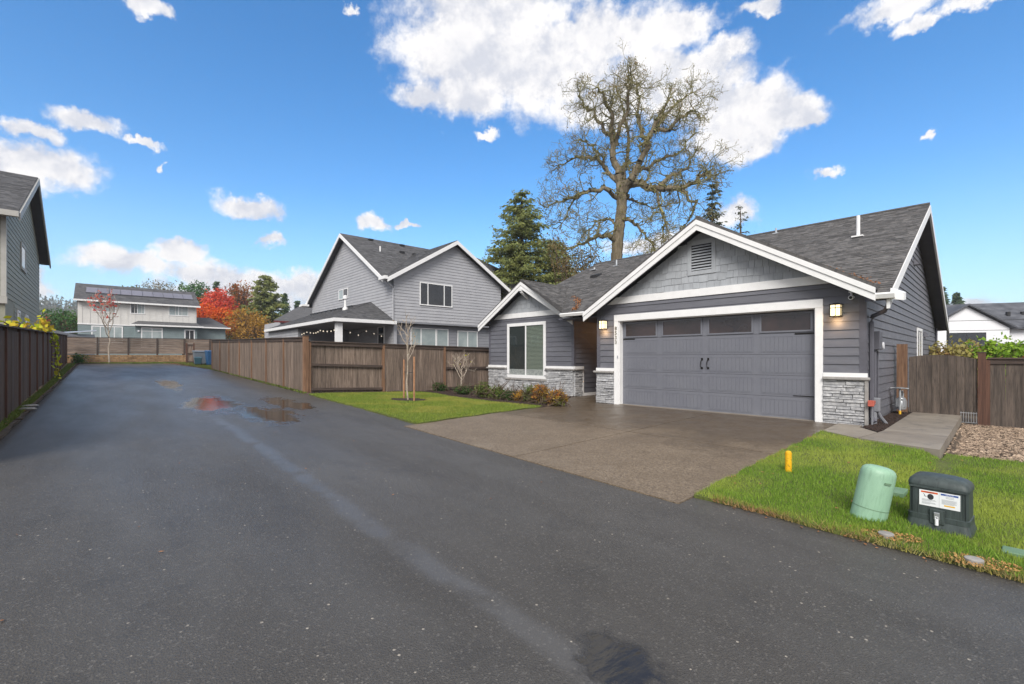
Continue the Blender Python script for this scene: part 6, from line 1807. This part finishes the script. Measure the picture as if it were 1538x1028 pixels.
mb = MB(); loft(mb, [rr(.45, .355, .095), rr(.46, .365, .10), rr(.46, .365, .145), rr(.445, .35, .15), rr(.44, .345, .40), rr(.455, .36, .405), rr(.455, .36, .435)]); mb.build('shell', MT['darkbox'], bx_, smooth=True)
dome = []
for (w_, d_, z) in ((.46, .365, .436), (.455, .36, .455), (.43, .335, .485), (.37, .28, .508), (.27, .20, .520), (.12, .1, .524)):
    l = rr(w_, d_, z, min(.05, d_ / 2.2)); dome.append([(p[0], p[1], p[2] - .06 * max(0, (p[0] - .05)) * 1.2) for p in l])
mb = MB(); loft(mb, dome); mb.build('lid', MT['darkbox'], bx_, smooth=True)
mb = MB(); mb.box(-.215, .215, -.186, -.176, .405, .42); mb.build('lid_lip', MT['darkbox'], bx_)
mb = MB(); mb.box(-.055, .055, -.196, -.174, .075, .215); mb.build('lock_recess', MT['darkbox'], bx_, bevel=.004)
mb = MB(); mb.box(-.022, .022, -.212, -.197, .12, .19); mb.build('hasp', MT['steel'], bx_, bevel=.004)
mb = MB(); mb.lathe([(.014, .05), (.014, .11)], (0, -.21, .02), 8); mb.tube([(-.01, -.21, .12), (-.01, -.214, .15), (.01, -.214, .15), (.01, -.21, .12)], .004, 6); mb.build('padlock', MT['farwhite'], bx_)
FY = -.1765
mb = MB(); mb.box(-.135, .165, FY - .002, FY, .235, .385); lb_ = mb.build('warning_label', MT['label'], bx_)
mb = MB(); mb.box(-.122, .004, FY - .003, FY - .0021, .360, .376); mb.build('orange_banner', MT['lab_o'], lb_)
mb = MB(); mb.box(.026, .152, FY - .003, FY - .0021, .360, .376); mb.build('blue_banner', MT['lab_b'], lb_)
text_part('WARNING', .0155, 'lettering', MT['lab_k'], lb_, (-.059, FY - .0032, .368), (R(90), 0, 0), .0002)
text_part('NOTICE', .0155, 'lettering', MT['label'], lb_, (.089, FY - .0032, .368), (R(90), 0, 0), .0002)
mb = MB(); mb.box(.0135, .0150, FY - .003, FY - .0021, .237, .383); mb.build('divider', MT['lab_g'], lb_)
# hazard pictogram: a round fan-like disc with a small arrow mark to its left
mb = MB()
for i in range(16):
    a0, a1 = 2 * math.pi * i / 16, 2 * math.pi * (i + 1) / 16
    mb.hull2([(-.05, FY - .0022, .327), (-.05 + .024 * math.cos(a0), FY - .0022, .327 + .028 * math.sin(a0)), (-.05 + .024 * math.cos(a1), FY - .0022, .327 + .028 * math.sin(a1))], [(-.05, FY - .003, .327), (-.05 + .024 * math.cos(a0), FY - .003, .327 + .028 * math.sin(a0)), (-.05 + .024 * math.cos(a1), FY - .003, .327 + .028 * math.sin(a1))])
for (x0, z0, x1, z1) in ((-.104, .346, -.092, .336), (-.092, .336, -.098, .326), (-.098, .326, -.08, .322)):
    mb.hull2([(x0, FY - .0022, z0), (x1, FY - .0022, z1), (x1, FY - .0022, z1 + .005), (x0, FY - .0022, z0 + .005)], [(x0, FY - .003, z0), (x1, FY - .003, z1), (x1, FY - .003, z1 + .005), (x0, FY - .003, z0 + .005)])
mb.build('pictogram', MT['lab_k'], lb_)['kind'] = 'stuff'
mb = MB()
for i, z_ in enumerate((.296, .288, .280, .268, .260, .252)): mb.box(-.115, -.115 + (.098, .108, .07, .1, .104, .06)[i], FY - .003, FY - .0021, z_, z_ + .003)
for i, z_ in enumerate((.348, .336, .318, .310, .302, .294, .286, .278)): mb.box(.032 + (.03 if i < 2 else 0), .032 + (.09 if i < 2 else (.11, .104, .112, .1, .108, .09)[i - 2]), FY - .003, FY - .0021, z_, z_ + .003)
mb.build('fine_print', MT['lab_g'], lb_)['kind'] = 'stuff'
mb = MB(); mb.box(.05, .128, FY - .003, FY - .0021, .258, .270); mb.build('yellow_banner', MT['lab_y'], lb_)
mb = MB()
for k in range(22):
    x = -.205 + k * .0195; mb.box(x, x + .004, -.1785 if abs(x - .01) > .15 else -.176, -.170, .155, .40 if abs(x) > .17 else .23)
mb.build('ribs', MT['darkbox'], bx_)['kind'] = 'stuff'

mk = thing('marker_post', 'short yellow marker post standing on the lawn by the driveway', 'marker post', (3.55, 5.9, gh(3.55, 5.9) + .02), 0)
mb = MB(); mb.lathe([(.038, -.05), (.038, .24), (.032, .262), (.016, .272)], n=16); mb.build('tube', MT['yellow'], mk, smooth=True)
mb = MB(); mb.lathe([(.0395, .235), (.0395, .243)], n=16); mb.build('collar', MT['yellow'], mk)
def valve(x, y, label, rad=.055, pr=.17, ang=0.):
    z = gh(x, y) + .052; t = thing('ground_cap', label, 'ground cap', (x, y, z), ang, 'ground caps ringed with orange paint')
    mb = MB(); mb.lathe([(rad, -.03), (rad, .010), (rad * .9, .014), (rad * .3, .015)], n=20); mb.build('lid', MT['ledge'], t, smooth=True)
    q = np.random.default_rng(int(abs(x * 1000))); N = 520
    a = q.random(N) * 6.283; r_ = np.sqrt(q.random(N)) * pr; P = np.stack([r_ * np.cos(a) * 1.25 + .03, r_ * np.sin(a) * .75, np.full(N, -.006) + q.random(N) * .006], 1)
    V, F = leafquads(P, .008, q, .7, flat=.6); put_np('painted_turf', V, F, MT['orange'], t)['kind'] = 'stuff'
valve(3.20, 3.93, 'round cap ringed with orange paint between the lane and the pale green pedestal', ang=R(-30))
valve(3.49, 3.47, 'round cap ringed with orange paint nearest the lower right edge', .055, .18, R(-30))
vb = thing('valve_box', 'flat green valve box lid sunk in the lawn behind the dark utility box', 'valve box', (4.2, 5.05, gh(4.2, 5.05) + .055), LA)
mb = MB(); mb.box(-.14, .14, -.1, .1, -.04, .01); mb.build('lid', MT['valve'], vb, bevel=.006)
vb = thing('valve_box', 'flat pale green valve box lid half hidden in grass at the far right', 'valve box', (4.02, 3.62, gh(4, 3.6) + .05), LA)
mb = MB(); mb.box(-.08, .08, -.11, .11, -.04, .004); mb.build('lid', MT['valve'], vb, bevel=.006)
mb = MB(); mb.tube([(3.6, .0, 0), (3.6, .01, 0)], .01, 4) if 0 else None
st = thing('flat_stone', 'pale flat stone on the verge beside a left fence post', 'stone', (*l2w(-1.24, 14.8), gh(*l2w(-1.24, 14.8)) + .03), .3)
mb = MB(); mb.lathe([(.12, 0), (.16, .02), (.12, .05), (.02, .055)], n=9, sy=.6); mb.build('rock', MT['ledge'], st)
st = thing('flat_stone', 'second pale flat stone just farther along the left fence foot', 'stone', (*l2w(-1.26, 15.5), gh(*l2w(-1.26, 15.5)) + .03), .8)
mb = MB(); mb.lathe([(.12, 0), (.15, .02), (.1, .045), (.02, .05)], n=8, sy=.6); mb.build('rock', MT['ledge'], st)

# thin autumn haze: one closed box of even, pale air round everything below the sky
hm = bpy.data.materials.new('haze'); hm.use_nodes = True
T = NT(hm.node_tree); T.n.clear()
ho = T.new('ShaderNodeOutputMaterial'); pv = T.new('ShaderNodeVolumePrincipled')
pv.inputs['Color'].default_value = (.9, .94, 1, 1); pv.inputs['Density'].default_value = .0007; pv.inputs['Anisotropy'].default_value = .2
T.put(ho.inputs['Volume'], pv.outputs[0])
mb = MB(); mb.box(-1010, 1010, -1010, 1010, -4.5, 62)
mb.build('haze', hm, kind='stuff')
